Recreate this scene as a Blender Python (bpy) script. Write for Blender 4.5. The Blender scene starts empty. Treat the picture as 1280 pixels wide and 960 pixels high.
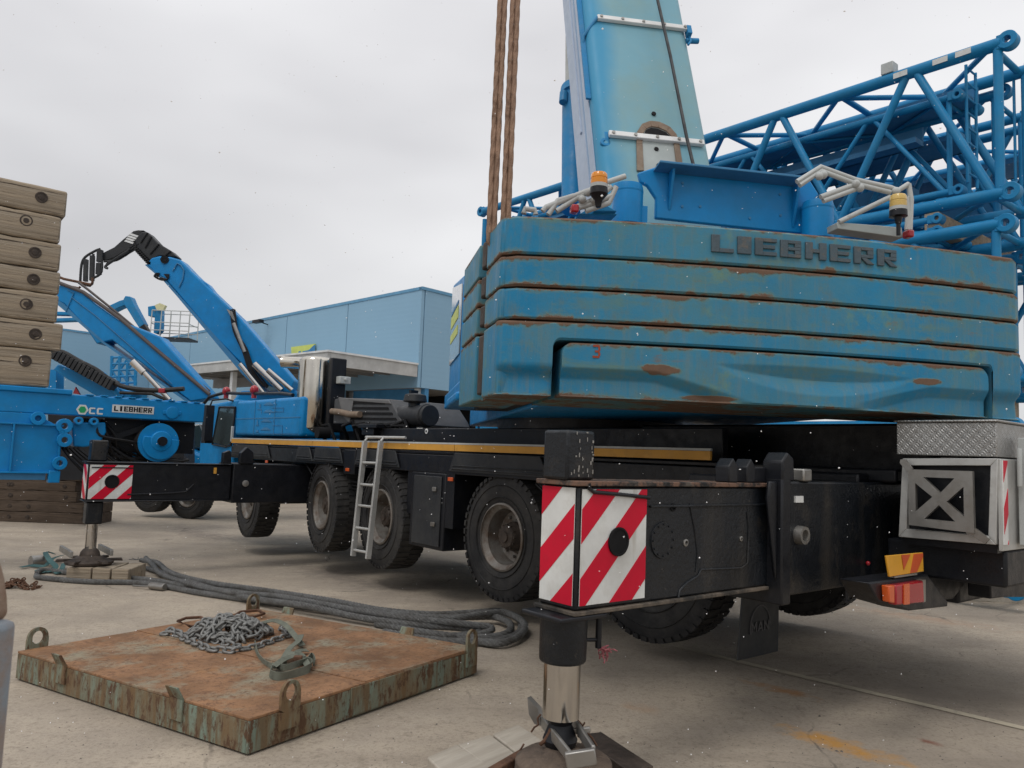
import bpy, bmesh, math, random
import numpy as np
from mathutils import Vector, Matrix
S = bpy.context.scene
random.seed(7); rng = random.Random(11)
# ------------------------------------------------------------------ camera
F = 975.0; PITCH = math.atan(88/975); ROLL = math.radians(2.2); EYE = 1.7
_f = np.array([0, math.cos(PITCH), math.sin(PITCH)]); _r0 = np.array([1, 0, 0.]); _u0 = np.array([0, -math.sin(PITCH), math.cos(PITCH)])
_R = math.cos(ROLL)*_r0 + math.sin(ROLL)*_u0; _U = -math.sin(ROLL)*_r0 + math.cos(ROLL)*_u0
cam = bpy.data.objects.new('camera', bpy.data.cameras.new('camera')); S.collection.objects.link(cam); S.camera = cam
cam.matrix_world = Matrix(((_R[0], _U[0], -_f[0], 0), (_R[1], _U[1], -_f[1], 0), (_R[2], _U[2], -_f[2], EYE), (0, 0, 0, 1)))
cam.data.sensor_width = 36; cam.data.lens = 36*F/1280; cam.data.clip_start = .05; cam.data.clip_end = 2000
cam.data.dof.use_dof = True; cam.data.dof.focus_distance = 6.5; cam.data.dof.aperture_fstop = 9
# ------------------------------------------------------------------ sky and sun
SUN_EL, SUN_AZ = math.radians(58), math.radians(-150)
W = bpy.data.worlds.new('World'); S.world = W; W.use_nodes = True
nt = W.node_tree; nt.nodes.clear()
def wn(t, **k):
    n = nt.nodes.new(t)
    for a, b in k.items(): setattr(n, a, b)
    return n
out = wn('ShaderNodeOutputWorld'); bg = wn('ShaderNodeBackground'); bg.inputs[1].default_value = .1
sky = wn('ShaderNodeTexSky', sky_type='NISHITA', sun_disc=False, sun_elevation=SUN_EL, sun_rotation=SUN_AZ)
tc = wn('ShaderNodeTexCoord'); mp = wn('ShaderNodeMapping'); mp.inputs['Scale'].default_value = (1, 1, 2.6)
nz = wn('ShaderNodeTexNoise'); nz.inputs['Scale'].default_value = 1.25; nz.inputs['Detail'].default_value = 4; nz.inputs['Roughness'].default_value = .45
cr = wn('ShaderNodeValToRGB'); cr.color_ramp.elements[0].position = .36; cr.color_ramp.elements[1].position = .68
cr.color_ramp.elements[0].color = (5.2, 5.15, 5.3, 1); cr.color_ramp.elements[1].color = (8.1, 8.08, 8.15, 1)
sx = wn('ShaderNodeSeparateXYZ'); mr = wn('ShaderNodeMapRange'); mr.inputs[1].default_value = .15; mr.inputs[2].default_value = 1; mr.inputs[3].default_value = 1; mr.inputs[4].default_value = 1.9
vm = wn('ShaderNodeVectorMath', operation='SCALE'); mx = wn('ShaderNodeMix', data_type='RGBA'); mx.inputs[0].default_value = .93
L = nt.links.new
L(tc.outputs['Generated'], mp.inputs[0]); L(mp.outputs[0], nz.inputs['Vector']); L(nz.outputs[0], cr.inputs[0])
L(tc.outputs['Generated'], sx.inputs[0]); L(sx.outputs[2], mr.inputs[0]); L(cr.outputs[0], vm.inputs[0]); L(mr.outputs[0], vm.inputs[3])
L(sky.outputs[0], mx.inputs[6]); L(vm.outputs[0], mx.inputs[7]); L(mx.outputs[2], bg.inputs[0]); L(bg.outputs[0], out.inputs[0])
sun = bpy.data.objects.new('sun', bpy.data.lights.new('sun', 'SUN')); S.collection.objects.link(sun)
sun.data.energy = .9; sun.data.angle = math.radians(20); sun.data.color = (1, .97, .93)
_sd = Vector((math.sin(SUN_AZ)*math.cos(SUN_EL), math.cos(SUN_AZ)*math.cos(SUN_EL), math.sin(SUN_EL)))
sun.rotation_euler = _sd.to_track_quat('Z', 'Y').to_euler()
S.view_settings.view_transform = 'Standard'; S.view_settings.look = 'None'; S.view_settings.exposure = 0; S.view_settings.gamma = 1
# ------------------------------------------------------------------ measuring helpers
O3 = np.array([0, 0, EYE])
def ray(x, y): return _f + _R*(x-640)/F + _U*(480-y)/F
def gz(x, y):          # the yard falls gently away towards the far left
    X = (x-1.04)*-.633 + (y-9.45)*.774
    return -.024*min(max(X+3.9, 0), 14)
def G(x, y, z=0):      # pixel -> point on the yard (z above the surface)
    d = ray(x, y); P = O3 + d*(z-EYE)/d[2]
    for _ in range(8):
        zz = gz(P[0], P[1]) + z; P = O3 + d*(zz-EYE)/d[2]
    return P
def D(x, y, dep): d = ray(x, y); return O3 + d*dep/d[1]
def nrm(v): v = np.array(v, float); return v/np.linalg.norm(v)
class Fr:
    def __init__(s, o=(0, 0, 0), ang=0, axes=None):
        a = math.radians(ang); s.o = np.array(o, float); s.ang = a
        if axes is not None: s.X, s.Y, s.Z = [np.array(q, float) for q in axes]
        else: s.X = np.array([math.cos(a), math.sin(a), 0]); s.Y = np.array([-math.sin(a), math.cos(a), 0]); s.Z = np.array([0, 0, 1.])
    def w(s, p): return s.o + s.X*p[0] + s.Y*p[1] + s.Z*p[2]
    def l(s, P): q = np.array(P)-s.o; return (q@s.X, q@s.Y, q@s.Z)
    def at(s, x, y, X=None, Y=None, Z=None):   # pixel -> frame coordinates on one of the frame's planes
        d = ray(x, y); n, v = (s.X, X) if X is not None else (s.Y, Y) if Y is not None else (s.Z, Z)
        return s.l(O3 + d*((v + (s.o-O3)@n)/(d@n)))
    def mat(s): return Matrix(((s.X[0], s.Y[0], s.Z[0], s.o[0]), (s.X[1], s.Y[1], s.Z[1], s.o[1]), (s.X[2], s.Y[2], s.Z[2], s.o[2]), (0, 0, 0, 1)))
WF = Fr()
# ------------------------------------------------------------------ mesh builder (coordinates are stored in world space)
class MB:
    def __init__(s, fr=WF): s.v = []; s.f = []; s.m = []; s.mi = 0; s.fr = fr
    def add(s, pts, faces, fr=None):
        fr = fr or s.fr; b = len(s.v); s.v += [tuple(fr.w(p)) for p in pts]
        for f in faces: s.f.append(tuple(i+b for i in f)); s.m.append(s.mi)
        return s
    def box(s, x0, x1, y0, y1, z0, z1, fr=None):
        x0, x1 = min(x0, x1), max(x0, x1); y0, y1 = min(y0, y1), max(y0, y1); z0, z1 = min(z0, z1), max(z0, z1)
        return s.hexa([(x0, y0, z0), (x1, y0, z0), (x1, y1, z0), (x0, y1, z0), (x0, y0, z1), (x1, y0, z1), (x1, y1, z1), (x0, y1, z1)], fr)
    def hexa(s, p, fr=None): return s.add(p, [(3, 2, 1, 0), (4, 5, 6, 7), (0, 1, 5, 4), (1, 2, 6, 5), (2, 3, 7, 6), (3, 0, 4, 7)], fr)
    def prism(s, pts, vec, fr=None):
        n = len(pts); q = [tuple(np.array(p)+np.array(vec)) for p in pts]
        return s.add(list(pts)+q, [tuple(range(n-1, -1, -1)), tuple(range(n, 2*n))]+[(i, (i+1) % n, n+(i+1) % n, n+i) for i in range(n)], fr)
    def pp(s, pxs, vec, fr=None, **k):          # polygon traced in pixels on one plane of the frame, extruded by vec
        fr = fr or s.fr; return s.prism([fr.at(x, y, **k) for x, y in pxs], vec, fr)
    def tube(s, p, q, r, n=12, r2=None, fr=None, caps=True):
        return s.path([p, q], r, n, fr=fr, r2=r2, caps=caps)
    def path(s, pts, r, n=8, fr=None, r2=None, closed=False, caps=True):
        P = [np.array(p, float) for p in pts]; m = len(P); rings = []; prev = None
        for i in range(m):
            if closed: t = P[(i+1) % m]-P[i-1]
            else: t = P[min(i+1, m-1)]-P[max(i-1, 0)]
            t = nrm(t)
            if prev is None:
                a = np.array([0, 0, 1.]) if abs(t[2]) < .9 else np.array([1., 0, 0]); u = nrm(np.cross(t, a))
            else: u = nrm(prev - t*(prev@t))
            prev = u; w = np.cross(t, u); rr = r if r2 is None else r+(r2-r)*i/(m-1)
            for k in range(n):
                an = 2*math.pi*k/n; rings.append(tuple(P[i]+(u*math.cos(an)+w*math.sin(an))*rr))
        fs = []
        for i in range(m if closed else m-1):
            j = (i+1) % m
            for k in range(n): fs.append((i*n+k, i*n+(k+1) % n, j*n+(k+1) % n, j*n+k))
        if not closed and caps: fs += [tuple(range(n-1, -1, -1)), tuple(range((m-1)*n, m*n))]
        return s.add(rings, fs, fr)
    def lathe(s, o, ax, prof, n=32, fr=None, closed=False):   # prof: (radius, height along ax)
        ax = nrm(ax); a = np.array([0, 0, 1.]) if abs(ax[2]) < .9 else np.array([1., 0, 0]); u = nrm(np.cross(ax, a)); w = np.cross(ax, u); o = np.array(o, float)
        pts = []; m = len(prof)
        for (r, h) in prof:
            for k in range(n):
                an = 2*math.pi*k/n; pts.append(tuple(o+ax*h+(u*math.cos(an)+w*math.sin(an))*r))
        fs = [(i*n+k, i*n+(k+1) % n, ((i+1) % m)*n+(k+1) % n, ((i+1) % m)*n+k) for i in range(m if closed else m-1) for k in range(n)]
        if not closed:
            if prof[0][0] > 1e-6: fs.append(tuple(range(n-1, -1, -1)))
            if prof[-1][0] > 1e-6: fs.append(tuple(range((m-1)*n, m*n)))
        return s.add(pts, fs, fr)
    def sphere(s, c, r, fr=None, n=10, sz=1):
        return s.lathe(c, (0, 0, 1), [(max(r*math.sin(math.pi*i/n), 1e-5), -r*sz*math.cos(math.pi*i/n)) for i in range(n+1)], 2*n, fr)
    def mesh(s, name, mats, inv, ang=38):
        me = bpy.data.meshes.new(name); me.from_pydata([tuple(inv @ Vector(v)) for v in s.v], [], s.f)
        for m in (mats if isinstance(mats, (list, tuple)) else [mats]): me.materials.append(m)
        me.polygons.foreach_set('material_index', s.m)
        bm = bmesh.new(); bm.from_mesh(me); bmesh.ops.recalc_face_normals(bm, faces=bm.faces); bm.to_mesh(me); bm.free()
        if ang: me.shade_smooth(); me.set_sharp_from_angle(angle=math.radians(ang))
        return me
    def build(s, name, mats, parent=None, bev=0, ang=38, fr=None, label=None, cat=None, group=None, kind=None, seg=2):
        if parent is not None:
            top = parent
            while top.parent: top = top.parent
            M = top.matrix_basis.copy()
        else:
            fr = fr or WF; M = fr.mat()
        o = bpy.data.objects.new(name, s.mesh(name, mats, M.inverted(), ang)); S.collection.objects.link(o)
        if parent is not None: o.parent = parent
        else: o.matrix_basis = M
        if bev:
            b = o.modifiers.new('bevel', 'BEVEL'); b.width = bev; b.segments = seg; b.limit_method = 'ANGLE'; b.angle_limit = math.radians(35); b.harden_normals = False
        tag(o, label, cat, group, kind); return o
def tag(o, label=None, cat=None, group=None, kind=None):
    for k, v in (('label', label), ('category', cat), ('group', group), ('kind', kind)):
        if v: o[k] = v
def thing(name, fr, label, cat, group=None):
    o = bpy.data.objects.new(name, None); S.collection.objects.link(o); o.matrix_basis = fr.mat(); o.empty_display_size = .2
    tag(o, label, cat, group); return o
def inst(src, M, parent=None, label=None, group=None, name=None):   # a copy of a thing or part with all it carries
    c = src.copy(); S.collection.objects.link(c); c.parent = parent
    if M is not None: c.matrix_basis = M
    if label: c['label'] = label
    if group: c['group'] = group
    for ch in [k for k in src.children]: inst(ch, None, c)
    return c
# ------------------------------------------------------------------ materials
def mat(name, col, rough=.5, metal=0, var=.12, scale=3., dirt=None, bump=0., bscale=40., spec=.28, stretch=(1, 1, 1), trans=0, emit=None, coat=0, coord='Object', streak=None, grime=None):
    m = bpy.data.materials.new(name); m.use_nodes = True; t = m.node_tree; b = t.nodes['Principled BSDF']; N = t.nodes.new; K = t.links.new
    b.inputs['Metallic'].default_value = metal; b.inputs['Specular IOR Level'].default_value = spec; b.inputs['Transmission Weight'].default_value = trans
    b.inputs['Coat Weight'].default_value = coat
    c = N('ShaderNodeTexCoord'); mp = N('ShaderNodeMapping'); mp.inputs['Scale'].default_value = stretch; K(c.outputs[coord], mp.inputs[0])
    def noise(sc, det=5, ro=.6, off=0):
        n = N('ShaderNodeTexNoise'); n.inputs['Scale'].default_value = sc; n.inputs['Detail'].default_value = det; n.inputs['Roughness'].default_value = ro
        if off:
            a = N('ShaderNodeVectorMath'); a.operation = 'ADD'; a.inputs[1].default_value = (off, off*.7, off*1.3); K(mp.outputs[0], a.inputs[0]); K(a.outputs[0], n.inputs['Vector'])
        else: K(mp.outputs[0], n.inputs['Vector'])
        return n.outputs[0]
    def mix(f, a, bb):
        x = N('ShaderNodeMix'); x.data_type = 'RGBA'
        for i, v in ((0, f), (6, a), (7, bb)):
            if hasattr(v, 'is_output'): K(v, x.inputs[i])
            else: x.inputs[i].default_value = v if i == 0 else (*v, 1)
        return x.outputs[2]
    def ramp(v, lo, hi, a=0, z=1):
        r = N('ShaderNodeMapRange'); r.inputs[1].default_value = lo; r.inputs[2].default_value = hi; r.inputs[3].default_value = a; r.inputs[4].default_value = z; K(v, r.inputs[0]); return r.outputs[0]
    cc = mix(ramp(noise(scale), .3, .7), tuple(x*(1-var) for x in col), tuple(min(1, x*(1+var)) for x in col))
    rv = None
    if streak:                                  # (colour, lo, hi): vertical runs
        mp2 = N('ShaderNodeMapping'); mp2.inputs['Scale'].default_value = (1, 1, .12); K(c.outputs[coord], mp2.inputs[0])
        n = N('ShaderNodeTexNoise'); n.inputs['Scale'].default_value = streak[3] if len(streak) > 3 else 7; n.inputs['Detail'].default_value = 6; K(mp2.outputs[0], n.inputs['Vector'])
        cc = mix(ramp(n.outputs[0], streak[1], streak[2], 0, .85), cc, streak[0])
    if grime: cc = mix(ramp(noise(grime[1], 8, .7, 11), grime[2], grime[3], 0, grime[4]), cc, grime[0])
    if dirt:                                    # (colour, scale, lo, hi)
        f = ramp(noise(dirt[1], 9, .72, 5), dirt[2], dirt[3]); cc = mix(f, cc, dirt[0]); rv = f
    K(cc, b.inputs['Base Color'])
    rn = ramp(noise(scale*4, 4, .6, 3), .3, .7, max(rough-.1, .03), min(rough+.12, 1))
    if rv is not None:
        a = N('ShaderNodeMath'); a.operation = 'MAXIMUM'; K(rn, a.inputs[0])
        q = N('ShaderNodeMath'); q.operation = 'MULTIPLY'; q.inputs[1].default_value = .85; K(rv, q.inputs[0]); K(q.outputs[0], a.inputs[1]); rn = a.outputs[0]
    K(rn, b.inputs['Roughness'])
    if bump:
        bp = N('ShaderNodeBump'); bp.inputs['Strength'].default_value = bump; bp.inputs['Distance'].default_value = .02; K(noise(bscale, 6, .65, 2), bp.inputs['Height']); K(bp.outputs[0], b.inputs['Normal'])
    if emit: b.inputs['Emission Color'].default_value = (*emit[0], 1); b.inputs['Emission Strength'].default_value = emit[1]
    return m
RUST = (.13, .07, .045)
M = dict(
 blue=mat('blue_paint', (.004, .215, .52), .38, dirt=((.03, .09, .16), 9, .66, .8), grime=((.02, .17, .34), 2.5, .45, .75, .6), bump=.04),
 blue_dusty=mat('dusty_blue_paint', (.010, .20, .44), .5, grime=((.08, .20, .31), 3, .45, .75, .6), dirt=((.05, .05, .05), 12, .7, .8), bump=.05),
 truss=mat('lattice_blue_paint', (.010, .20, .42), .45, grime=((.05, .21, .34), 2.5, .45, .75, .5), dirt=((.10, .08, .07), 8, .72, .8), bump=.05),
 teal=mat('weathered_pale_blue_paint', (.17, .36, .44), .5, var=.08, scale=.8, grime=((.21, .33, .32), 1.6, .42, .7, .7), dirt=((.07, .10, .10), 30, .74, .8), bump=.05),
 pale=mat('pale_lilac_paint', (.42, .50, .62), .45, var=.06),
 white=mat('white_paint', (.72, .73, .72), .5, dirt=((.3, .28, .25), 14, .62, .8)),
 offwhite=mat('grey_white_paint', (.45, .47, .46), .55, dirt=((.2, .19, .17), 10, .6, .8), bump=.1),
 red=mat('red_sign_film', (.55, .006, .03), .4, var=.10, spec=.2, grime=((.30, .02, .03), 7, .55, .8, .5), dirt=((.12, .03, .03), 40, .70, .78)),
 signwhite=mat('white_sign_film', (.66, .67, .65), .4, spec=.2, grime=((.42, .40, .35), 5, .48, .75, .6), dirt=((.20, .18, .15), 38, .70, .78), streak=((.40, .38, .33), .6, .75, 12)),
 yellow=mat('yellow_stripe_paint', (.60, .31, .055), .45, grime=((.35, .2, .06), 6, .5, .8, .5)),
 black=mat('black_chassis_paint', (.007, .008, .011), .4, var=.3, spec=.35, grime=((.022, .021, .020), 3, .5, .75, .6), dirt=((.05, .045, .04), 22, .72, .82), bump=.12),
 blackdust=mat('dusty_black_paint', (.006, .008, .011), .36, var=.4, scale=2, spec=.4, grime=((.045, .039, .032), 3.2, .53, .70, .85), dirt=((.11, .095, .078), 26, .64, .74), bump=.3, streak=((.038, .034, .029), .52, .75, 5)),
 void=mat('hollow_shade_black', (.006, .006, .007), .8),  # near-black colour standing in for shade inside holes, slots and the bay
 plastic=mat('grey_black_plastic', (.026, .028, .031), .5, grime=((.06, .06, .057), 4, .45, .75, .6), bump=.05),
 steel=mat('dull_steel', (.33, .32, .30), .42, .8, grime=((.2, .17, .13), 5, .45, .75, .6), bump=.08),
 alu=mat('aluminium', (.50, .50, .48), .45, .4, grime=((.25, .23, .21), 7, .5, .8, .5), bump=.05),
 chrome=mat('chromed_steel', (.52, .50, .47), .16, 1, var=.05),
 inox=mat('stainless_steel', (.55, .52, .46), .14, 1, var=.06, scale=1.5, grime=((.33, .28, .20), 1.5, .5, .8, .4)),
 rubber=mat('tyre_rubber', (.022, .022, .023), .72, var=.3, grime=((.075, .07, .062), 2.5, .4, .75, .8), bump=.25, bscale=25),
 rim=mat('dirty_grey_rim', (.24, .23, .21), .5, .4, grime=((.12, .08, .055), 6, .4, .65, .85), bump=.1),
 hub=mat('brown_dirty_hub', (.06, .048, .04), .6, .3, grime=((.13, .10, .08), 12, .45, .7, .7), bump=.2),
 rust=mat('rusty_iron', RUST, .85, .2, var=.3, scale=8, dirt=((.06, .035, .025), 14, .5, .7), grime=((.21, .11, .055), 6, .5, .75, .6), bump=.5),
 rusttop=mat('rusted_plate_top', (.25, .135, .070), .8, 0, var=.35, scale=3.2, grime=((.27, .26, .19), 2.0, .50, .64, .85), dirt=((.13, .068, .04), 28, .50, .66), streak=((.33, .17, .07), .6, .75, 3), bump=.35, bscale=60),
 rustside=mat('rust_eaten_green_paint', (.19, .24, .19), .75, 0, var=.25, stretch=(1, 1, .42), dirt=((.11, .062, .036), 19, .50, .58), streak=((.15, .095, .048), .47, .58, 14), grime=((.19, .115, .055), 2.6, .42, .60, .8), bump=.5),
 wood=mat('weathered_timber', (.31, .25, .18), .85, var=.35, scale=3, stretch=(.16, 3, 5), grime=((.38, .32, .245), 1.6, .42, .62, .9), dirt=((.055, .042, .032), 3.2, .60, .665), bump=1.0, bscale=9),
 wooddark=mat('dark_old_timber', (.085, .062, .045), .85, var=.3, scale=5, stretch=(.35, 4, 4), grime=((.14, .105, .08), 2, .45, .7, .7), dirt=((.03, .022, .018), 7, .56, .7), bump=.7, bscale=14),
 woodlight=mat('bleached_timber', (.40, .36, .30), .8, var=.15, scale=4, stretch=(5, .5, 5), grime=((.27, .23, .18), 2, .45, .7, .7), bump=.2, bscale=10),
 rope=mat('galvanised_wire_rope', (.17, .17, .165), .5, .3, var=.35, scale=30, grime=((.08, .072, .062), 7, .45, .7, .8), bump=.8, bscale=210),
 chain=mat('galvanised_chain_steel', (.22, .22, .21), .55, .6, var=.25, scale=20, grime=((.11, .09, .075), 10, .5, .7, .7), bump=.3, bscale=80),
 slingrust=mat('rust_brown_wire_rope', (.31, .20, .14), .75, .1, var=.25, scale=14, dirt=((.15, .09, .06), 12, .52, .68), bump=.6, bscale=120),
 web=mat('grey_green_webbing', (.16, .17, .135), .9, var=.2, scale=12, bump=.5, bscale=200),
 webteal=mat('teal_webbing', (.06, .13, .13), .9, bump=.5, bscale=200),
 glass=mat('dark_glass', (.03, .05, .055), .06, 0, spec=.9, coat=.6, var=.05),
 redlens=mat('red_lens', (.33, .012, .02), .2, coat=.5), orangelens=mat('orange_lens', (.60, .10, .02), .25, coat=.5), amber=mat('amber_beacon_lens', (.85, .30, .01), .2, coat=.6, trans=.15),
 amberpale=mat('faded_amber_beacon_lens', (.65, .45, .13), .3, coat=.5, trans=.1),
 clad=mat('blue_sheet_cladding', (.24, .41, .54), .5, var=.03, scale=.5), cladtrim=mat('blue_roof_trim', (.13, .31, .48), .5),
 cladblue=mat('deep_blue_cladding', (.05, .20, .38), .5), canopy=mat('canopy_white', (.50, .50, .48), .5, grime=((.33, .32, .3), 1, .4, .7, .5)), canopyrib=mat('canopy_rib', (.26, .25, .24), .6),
 signyellow=mat('lime_sign', (.55, .62, .16), .5), signblue=mat('blue_sign', (.05, .20, .40), .5), green=mat('green_logo', (.02, .32, .12), .4),
 brown=mat('brown_sealing_ring', (.20, .145, .105), .7, grime=((.3, .26, .2), 10, .45, .7, .6), bump=.2), greyplate=mat('grey_cover_plate', (.36, .40, .39), .5),
 snow=mat('snowflake', (.9, .9, .92), .6), letter=mat('cast_grey_letter', (.075, .105, .125), .6, .1, grime=((.15, .125, .10), 9, .52, .66, .7), dirt=((.22, .20, .15), 22, .64, .72), bump=.3),
 linepaint=mat('worn_line_paint', (.50, .44, .33), .8, dirt=((.36, .31, .245), 12, .52, .66), bump=.2), hose=mat('black_hose', (.012, .012, .013), .45),
)
def cwmat(name, h, x=(.010, .195, .375), seed=0, patches=()):    # counterweight paint: chips and rust gather along the slab's own upper and lower arrises
    m = mat(name, x, .5, var=.16, scale=1.3, grime=((.07, .20, .24), 1.1, .38, .64, .9), bump=.12, bscale=30)
    t = m.node_tree; N = t.nodes.new; K = t.links.new; b = t.nodes['Principled BSDF']
    old = b.inputs['Base Color'].links[0].from_socket; oldr = b.inputs['Roughness'].links[0].from_socket
    c = N('ShaderNodeTexCoord'); s = N('ShaderNodeSeparateXYZ'); K(c.outputs['Object'], s.inputs[0])
    def math_(op, a, bb=None):
        n = N('ShaderNodeMath'); n.operation = op
        for i, v in ((0, a), (1, bb)):
            if v is None: continue
            if hasattr(v, 'is_output'): K(v, n.inputs[i])
            else: n.inputs[i].default_value = v
        return n.outputs[0]
    def noise(sc, st=(1, 1, 1), det=9, off=0):
        mp = N('ShaderNodeMapping'); mp.inputs['Scale'].default_value = st; mp.inputs['Location'].default_value = (off+seed*3.7, off+seed*1.3, off); K(c.outputs['Object'], mp.inputs[0])
        n = N('ShaderNodeTexNoise'); n.inputs['Scale'].default_value = sc; n.inputs['Detail'].default_value = det; n.inputs['Roughness'].default_value = .7; K(mp.outputs[0], n.inputs['Vector']); return n.outputs[0]
    def mr(v, a, bb, c0=0, c1=1):
        n = N('ShaderNodeMapRange'); K(v, n.inputs[0])
        for i, q in enumerate((a, bb, c0, c1)): n.inputs[i+1].default_value = q
        return n.outputs[0]
    top = mr(s.outputs[2], h-.05, h+.0, 0, .27); bot = mr(s.outputs[2], .05, -.005, 0, .24)
    fac = math_('ADD', math_('ADD', math_('ADD', math_('MULTIPLY', noise(13, (1, 1, 1.2), 9, 3), .45), math_('MULTIPLY', noise(3.2, (1, 1, 1.6), 6, 6), .55)), top), math_('ADD', bot, mr(noise(1.1, (1, 1, 1), 3, 4), .35, .7, -.10, .13)))
    for (px_, pz_, rx_, rz_) in patches:
        mp = N('ShaderNodeMapping'); mp.vector_type = 'TEXTURE'; mp.inputs['Location'].default_value = (px_, 0, pz_); mp.inputs['Scale'].default_value = (rx_, 9, rz_); K(c.outputs['Object'], mp.inputs[0]); ln = N('ShaderNodeVectorMath'); ln.operation = 'LENGTH'; K(mp.outputs[0], ln.inputs[0]); fac = math_('ADD', fac, mr(ln.outputs['Value'], .5, 1.1, .3, 0))
    f = mr(fac, .68, .75)
    halo = mr(fac, .58, .72, 0, .7)
    runs = mr(math_('ADD', math_('MULTIPLY', noise(19, (1, 1, .07), 6, 9), .6), math_('MULTIPLY', noise(2.1, (1, 1, .6), 4, 19), .4)), .50, .66, 0, .5)
    def mix(f, a, bb):
        x = N('ShaderNodeMix'); x.data_type = 'RGBA'
        for i, v in ((0, f), (6, a), (7, bb)):
            if hasattr(v, 'is_output'): K(v, x.inputs[i])
            else: x.inputs[i].default_value = (*v, 1)
        return x.outputs[2]
    rc = mix(noise(30, (1, 1, 1), 6, 2), (.19, .11, .068), (.105, .072, .056))
    col = mix(halo, old, (.13, .20, .14)); col = mix(runs, col, (.16, .20, .17)); 
    col = mix(mr(noise(2.3, (1, 1, 1), 5, 7), .60, .70, 0, .5), col, (.17, .25, .11)); col = mix(mr(noise(9, (1, 1, .5), 9, 13), .52, .68, 0, .45), col, (.12, .16, .13)); col = mix(mr(noise(4, (.22, 1, 1.4), 8, 23), .56, .70, 0, .55), col, (.13, .20, .12)); col = mix(mr(noise(6, (.3, 1, 1.2), 9, 29), .62, .70, 0, .7), col, (.19, .115, .07)); col = mix(mr(noise(45, (1, 1, 1), 6, 17), .66, .72, 0, .8), col, (.14, .08, .06))
    col = mix(f, col, rc)
    K(col, b.inputs['Base Color']); K(math_('MAXIMUM', oldr, math_('MULTIPLY', f, .85)), b.inputs['Roughness'])
    bp = N('ShaderNodeBump'); bp.inputs['Strength'].default_value = .35; bp.inputs['Distance'].default_value = .01; K(f, bp.inputs['Height']); ob = b.inputs['Normal'].links[0].from_socket; K(ob, bp.inputs['Normal']); K(bp.outputs[0], b.inputs['Normal'])
    return m
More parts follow.
